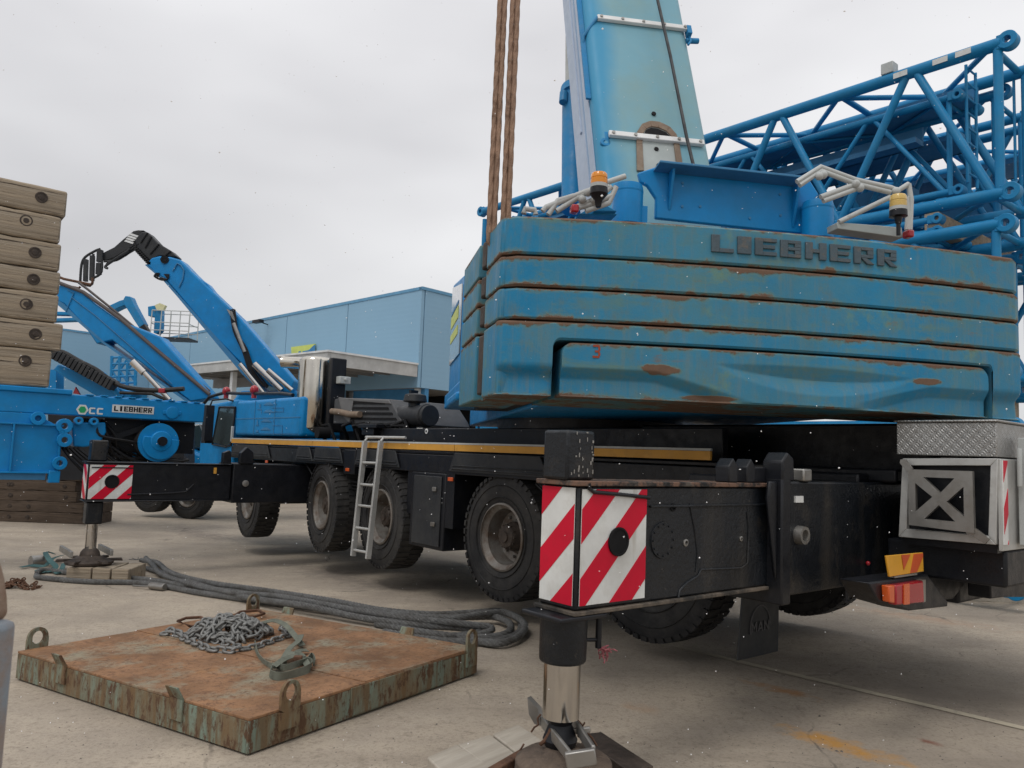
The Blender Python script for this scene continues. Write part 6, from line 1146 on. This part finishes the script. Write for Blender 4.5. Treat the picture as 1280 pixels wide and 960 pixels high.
m_ = MB(); q = D(203.5, 488.5, dp-.2); m_.box(q[0]-.07, q[0]+.07, q[1]-.07, q[1]+.07, q[2]-.05, q[2]+.05); m_.build('red_lamp', M['redlens'], t3, bev=.02)
m_ = MB(); q = D(95, 489, dp+.1); m_.prism([(q[0]-.06, q[1], q[2]-.05), (q[0]+.09, q[1], q[2]-.07), (q[0]-.02, q[1], q[2]+.09)], (0, .05, 0)); m_.build('red_flag', M['redlens'], t3)
m_ = MB(); pxp(m_, [(60, 505), (230, 505), (230, 600), (60, 600)], dp+1.2, .6); m_.build('carrier_body', M['black'], t3)
# man lift
dp = 34.0; ml = thing('aerial_work_platform', Fr((*D(170, 560, dp)[:2], -.33), 0), 'distant blue boom lift with caged work platform seen between the two telehandler booms', 'boom lift')
m_ = MB(); pxp(m_, [h4(350, 680), h4(365, 650), h4(440, 615), h4(490, 600), h4(495, 645), h4(440, 665), h4(375, 698)], dp, .5); pxp(m_, [(60, 398), (118, 396), (118, 400), (60, 402)], dp+.1, .4); pxp(m_, [(60, 389), (92, 390), (92, 394), (60, 393)], dp+.1, .4); m_.build('lower_boom', M['blue_dusty'], ml, bev=.02)
m_ = MB(); pxp(m_, [h4(475, 600), h4(490, 575), h4(530, 580), h4(555, 640), h4(640, 800), h4(600, 830), h4(560, 770), h4(480, 640)], dp-.1, .45); m_.build('upper_boom', M['blue_dusty'], ml, bev=.02)
m_ = MB(); pxp(m_, [h4(600, 830), h4(640, 800), h4(665, 840), h4(660, 905), h4(645, 905), h4(640, 850)], dp-.1, .3); m_.build('jib_joint', M['black'], ml)
m_ = MB(); pxp(m_, [h4(670, 660), h4(760, 645), h4(775, 690), h4(770, 850), h4(740, 880), h4(715, 870), h4(725, 740), h4(672, 735)], dp-.1, .4); cbx = m_.build('control_console', M['blue_dusty'], ml, bev=.02)
m_ = MB(); pxp(m_, [h4(725, 650), h4(765, 632), h4(810, 650), h4(790, 690), h4(740, 685)], dp-.2, .2); m_.build('yellow_cover', mat('pale_yellow_cover', (.6, .58, .35), .7), cbx)
m_ = MB(); a, b_ = D(*h4(660, 890), dp-.4), D(*h4(1000, 890), dp-.4); a2, b2_ = D(*h4(780, 850), dp+.9), D(*h4(880, 850), dp+.9)
m_.box(a[0]+.1, b_[0], a[1], a[1]+1.0, a[2]-.12, a[2]-.04); pfm = m_.build('platform_floor', M['plastic'], ml)
m_ = MB(); zt_, zb_ = a[2]+1.12, a[2]-.05
for y in (a[1]+.02, a[1]+.98):
    for x in [a[0]+.15+(b_[0]-a[0]-.18)*k/4 for k in range(5)]: m_.tube((x, y, zb_), (x, y, zt_), .022, 6)
    for z in (zt_, zb_+.65, zb_+.3): m_.tube((a[0]+.15, y, z), (b_[0]-.03, y, z), .022, 6)
for x in (a[0]+.15, b_[0]-.03):
    for z in (zt_, zb_+.6): m_.tube((x, a[1]+.02, z), (x, a[1]+.98, z), .022, 6)
m_.build('guard_rail', M['offwhite'], ml)
# scaffold-like lattice seen under the telehandler boom
m_ = MB()
for x in (140, 150, 160, 170):
    m_.tube(tuple(D(x, 445, 30)), tuple(D(x-1, 482, 30)), .06, 6)
for y in (447, 455, 463, 471, 479): m_.tube(tuple(D(139, y, 30)), tuple(D(171, y-1, 30)), .05, 6)
for k in range(3): m_.tube(tuple(D(140+10*k, 463, 30)), tuple(D(150+10*k, 447, 30)), .04, 6); m_.tube(tuple(D(150+10*k, 479, 30)), tuple(D(140+10*k, 463, 30)), .04, 6)
sc_ = MB(); sc_.fr = WF
m_.box(*(D(140, 480, 30)[0], D(170, 480, 30)[0]), 29.6, 31, -.33, D(150, 483, 30)[2]); m_.build('scaffold_frame', M['blue_dusty'], None, fr=Fr((*D(155, 480, 30)[:2], -.33)), label='distant pale blue lattice frame standing under the left telehandler boom', cat='steel frame')
# ------------------------------------------------------------------ building
BF = Fr((*D(528, 362, 30)[:2], -.34), 138); zo = .34
bd_ = thing('warehouse', BF, 'long blue clad warehouse with flat roof behind the machines', 'warehouse')
H_ = 7.97+zo; Hb = 4.14+zo
edges = [0, 4.76, 9.5, 14.3, 19.1, 24.0]
ribs = mat('blue_sheet_cladding_ribbed', (.25, .42, .56), .5, var=.03, scale=.4)
t = ribs.node_tree; N = t.nodes.new; c = N('ShaderNodeTexCoord'); wv = N('ShaderNodeTexWave'); wv.bands_direction = 'Z'; wv.inputs['Scale'].default_value = 1.6; wv.inputs['Distortion'].default_value = 0; t.links.new(c.outputs['Object'], wv.inputs['Vector']); bp = N('ShaderNodeBump'); bp.inputs['Strength'].default_value = .05; bp.inputs['Distance'].default_value = .02; t.links.new(wv.outputs[0], bp.inputs['Height']); t.links.new(bp.outputs[0], t.nodes['Principled BSDF'].inputs['Normal'])
def wz(x): return H_-.45*x/24
for a, b_ in zip(edges[:-1], edges[1:]):
    m_ = MB(BF); m_.prism([(a+.02, 0, Hb if a < 4 else .9), (b_-.02, 0, Hb if a < 4 else .9), (b_-.02, 0, wz(b_)), (a+.02, 0, wz(a))], (0, -.15, 0)); m_.build('cladding_panel', ribs, bd_)
for a, b_ in ((-.03, -5), (-5.04, -10), (-10.04, -15)):
    m_ = MB(BF); m_.box(0.0, .15, a-.15, b_, Hb, H_); m_.build('cladding_panel', ribs, bd_)
m_ = MB(BF); m_.prism([(0, .03, H_+.002), (24, .03, wz(24)+.002), (24, .03, wz(24)+.12), (0, .03, H_+.12)], (0, -.2, 0)); m_.box(-.04, .16, -15, .03, H_+.002, H_+.12); m_.build('roof_trim', M['cladtrim'], bd_)
m_ = MB(BF); m_.box(0.16, 24, -15, -.16, H_-.9, H_-.6); m_.box(.16, 24, -15, -.16, Hb, Hb+.1); m_.build('roof', M['canopyrib'], bd_)
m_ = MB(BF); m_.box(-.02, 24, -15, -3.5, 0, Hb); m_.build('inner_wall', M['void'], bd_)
m_ = MB(BF); m_.box(.02, 4.6, -.6, -.4, Hb-1.2, Hb-.0); m_.build('inner_fascia', M['cladblue'], bd_)
for x, y in ((.25, -.3), (.25, -5.2), (4.9, -.6)): m_ = MB(BF); m_.box(x, x+.28, y-.28, y, 0, Hb-.01); m_.build('pillar', M['white'], bd_)
e_ = BF.at(77, 421, X=24.0); m_ = MB(BF); m_.prism([(24.02, -.2, 0), (24.02, 30, 0), (24.02, 30, wz(24)-.1), (24.02, -.2, wz(24))], (.15, 0, 0)); m_.build('cross_wall', ribs, bd_)
m_ = MB(BF); m_.box(23.98, 24.2, 0, 30, wz(24)+.01, wz(24)+.12); m_.build('roof_trim', M['cladtrim'], bd_)
q = BF.at(330, 405, Y=.2); m_ = MB(BF); m_.tube((q[0], 0, q[2]), (q[0]-.2, .6, q[2]+.05), .03, 8); m_.box(q[0]-.5, q[0]+.15, .5, .75, q[2]-.03, q[2]+.12); m_.build('wall_lamp', M['black'], bd_, bev=.02)
sa, sb_ = BF.at(*vz(345, 370), Y=.02), BF.at(*vz(458, 362), Y=.02)
m_ = MB(BF); m_.prism([BF.at(*vz(*p), Y=.02) for p in ((340, 376), (458, 360), (457, 400), (430, 408), (342, 414))], (0, .05, 0)); sg = m_.build('wall_sign', M['signyellow'], bd_)
m_ = MB(BF); m_.prism([BF.at(*vz(*p), Y=.075) for p in ((392, 397), (425, 390), (452, 364), (457, 366), (456, 398), (440, 402), (395, 402))], (0, .01, 0)); m_.prism([BF.at(*vz(*p), Y=.075) for p in ((372, 398), (384, 395), (384, 404), (374, 405))], (0, .01, 0)); m_.build('sign_swoosh', M['signblue'], sg)
cn = thing('canopy', Fr(BF.w((0, 0, 0)), 138), 'flat white loading canopy projecting from the blue warehouse wall', 'canopy')
CY = 4.18; zc = 5.0+zo; XE = BF.at(215, 460, Y=CY)[0]
m_ = MB(BF); m_.prism([(.0, CY, zc-.36), (XE, CY, zc-.36), (XE, CY, zc+.0), (.0, CY, zc+.0)], (0, -.12, 0)); m_.box(-.0, .12, .05, CY-.13, zc-.46, zc); fc = m_.build('fascia', M['canopy'], cn)
m_ = MB(BF); m_.box(-.05, XE, CY-.2, CY+.04, zc+.003, zc+.07); m_.box(-.05, .2, .05, CY-.21, zc+.003, zc+.07); m_.build('edge_trim', M['white'], fc)
m_ = MB(BF); m_.box(.13, XE, .05, CY-.13, zc-.10, zc-.004); m_.build('deck', M['canopy'], cn)
for k in range(12): m_ = MB(BF); x = .6+k*1.05; m_.box(x, x+.10, .05, CY-.14, zc-.34, zc-.105); m_.build('rib', M['canopyrib'], cn)
m_ = MB(BF); m_.prism([BF.at(*vz(*p), Y=CY+.5) for p in ((0, 500), (90, 480), (170, 470), (300, 500), (180, 520))], (0, .1, 0)) if False else m_.box(2.5, XE, 1.9, 2.2, zc-.75, zc-.35); m_.build('beam', M['canopyrib'], cn)
for x in (.3, 7): m_ = MB(BF); m_.box(x, x+.2, CY-.5, CY-.3, 0, zc-.36); m_.build('post', M['white'], cn)
# ------------------------------------------------------------------ grey steel post close to the lens at the left edge
pp0 = D(2, 800, 1.25); px1 = D(17, 850, 1.25)[0]; m_ = MB(); P0 = (pp0[0], pp0[1], 0); po = thing('steel_bollard', Fr(P0), 'blurred rust streaked grey steel post close by at the left edge', 'post')
ppm = mat('grey_blue_worn_paint', (.22, .25, .28), .6, grime=((.28, .17, .10), 5, .42, .65, .9), bump=.3)
m_.box(px1-.16, px1, 1.13, 1.25, 0, D(10, 772, 1.25)[2]); m_.build('post', ppm, po, bev=.012)
m_ = MB(); q = D(0, 752, 1.25); m_.prism([tuple(D(x, y, 1.25)) for x, y in ((-60, 690), (2, 700), (8, 722), (11, 745), (12, 765), (6, 775), (-60, 782))], (0, -.10, 0)); m_.build('knuckle', mat('worn_brown_steel', (.34, .27, .21), .5, .2, grime=((.2, .12, .08), 8, .4, .65, .8), bump=.3), po, bev=.03, seg=4)
# ------------------------------------------------------------------ falling snow
rg = random.Random(21); sn = MB()
for k in range(1700):
    dd = 1.6+10*rg.random()**.8; x, y = rg.uniform(-40, 1320), rg.uniform(-30, 990); p = D(x, y, dd)
    if p[2] < .05: continue
    r = (rg.uniform(.0012, .0030) if rg.random() < .93 else rg.uniform(.003, .0055))*(.55+.11*dd); a = rg.uniform(.6, 1.5); b_ = rg.uniform(.6, 1.3)
    sn.add([(p[0]+r*a, p[1], p[2]), (p[0]-r*a, p[1], p[2]), (p[0], p[1]+r, p[2]), (p[0], p[1]-r, p[2]), (p[0]+r*.2, p[1], p[2]+r*b_), (p[0], p[1], p[2]-r*b_)], [(0, 2, 4), (2, 1, 4), (1, 3, 4), (3, 0, 4), (2, 0, 5), (1, 2, 5), (3, 1, 5), (0, 3, 5)])
sn.build('falling_snow', M['snow'], None, kind='stuff', label='fine snowflakes drifting through the air', cat='snow', fr=Fr((0, 5, 0)))

# ------------------------------------------------------------------ grit lying on the yard
rg = random.Random(33); gt = MB()
for k in range(900):
    x, y = rg.uniform(-20, 1300), rg.uniform(700, 985) if rg.random() < .85 else rg.uniform(660, 720); p = G(x, y); q_ = PF.l(p)
    if -.1 < q_[0] < LX+.1 and -.1 < q_[1] < LY+.1: continue
    r = rg.uniform(.002, .0055) if rg.random() < .96 else rg.uniform(.006, .012); a = rg.uniform(0, 6.28); c, s_ = math.cos(a)*r*1.5, math.sin(a)*r*1.5
    gt.add([(p[0]+c, p[1]+s_, p[2]), (p[0]-s_*.7, p[1]+c*.7, p[2]), (p[0]-c, p[1]-s_, p[2]), (p[0]+s_*.6, p[1]-c*.6, p[2]), (p[0]+c*.2, p[1], p[2]+r)], [(0, 1, 4), (1, 2, 4), (2, 3, 4), (3, 0, 4)])
gt.build('grit', mat('dark_grit', (.13, .115, .10), .9), None, kind='stuff', label='small dark stones and dirt crumbs strewn over the concrete', cat='grit', fr=Fr((0, 5, 0)))
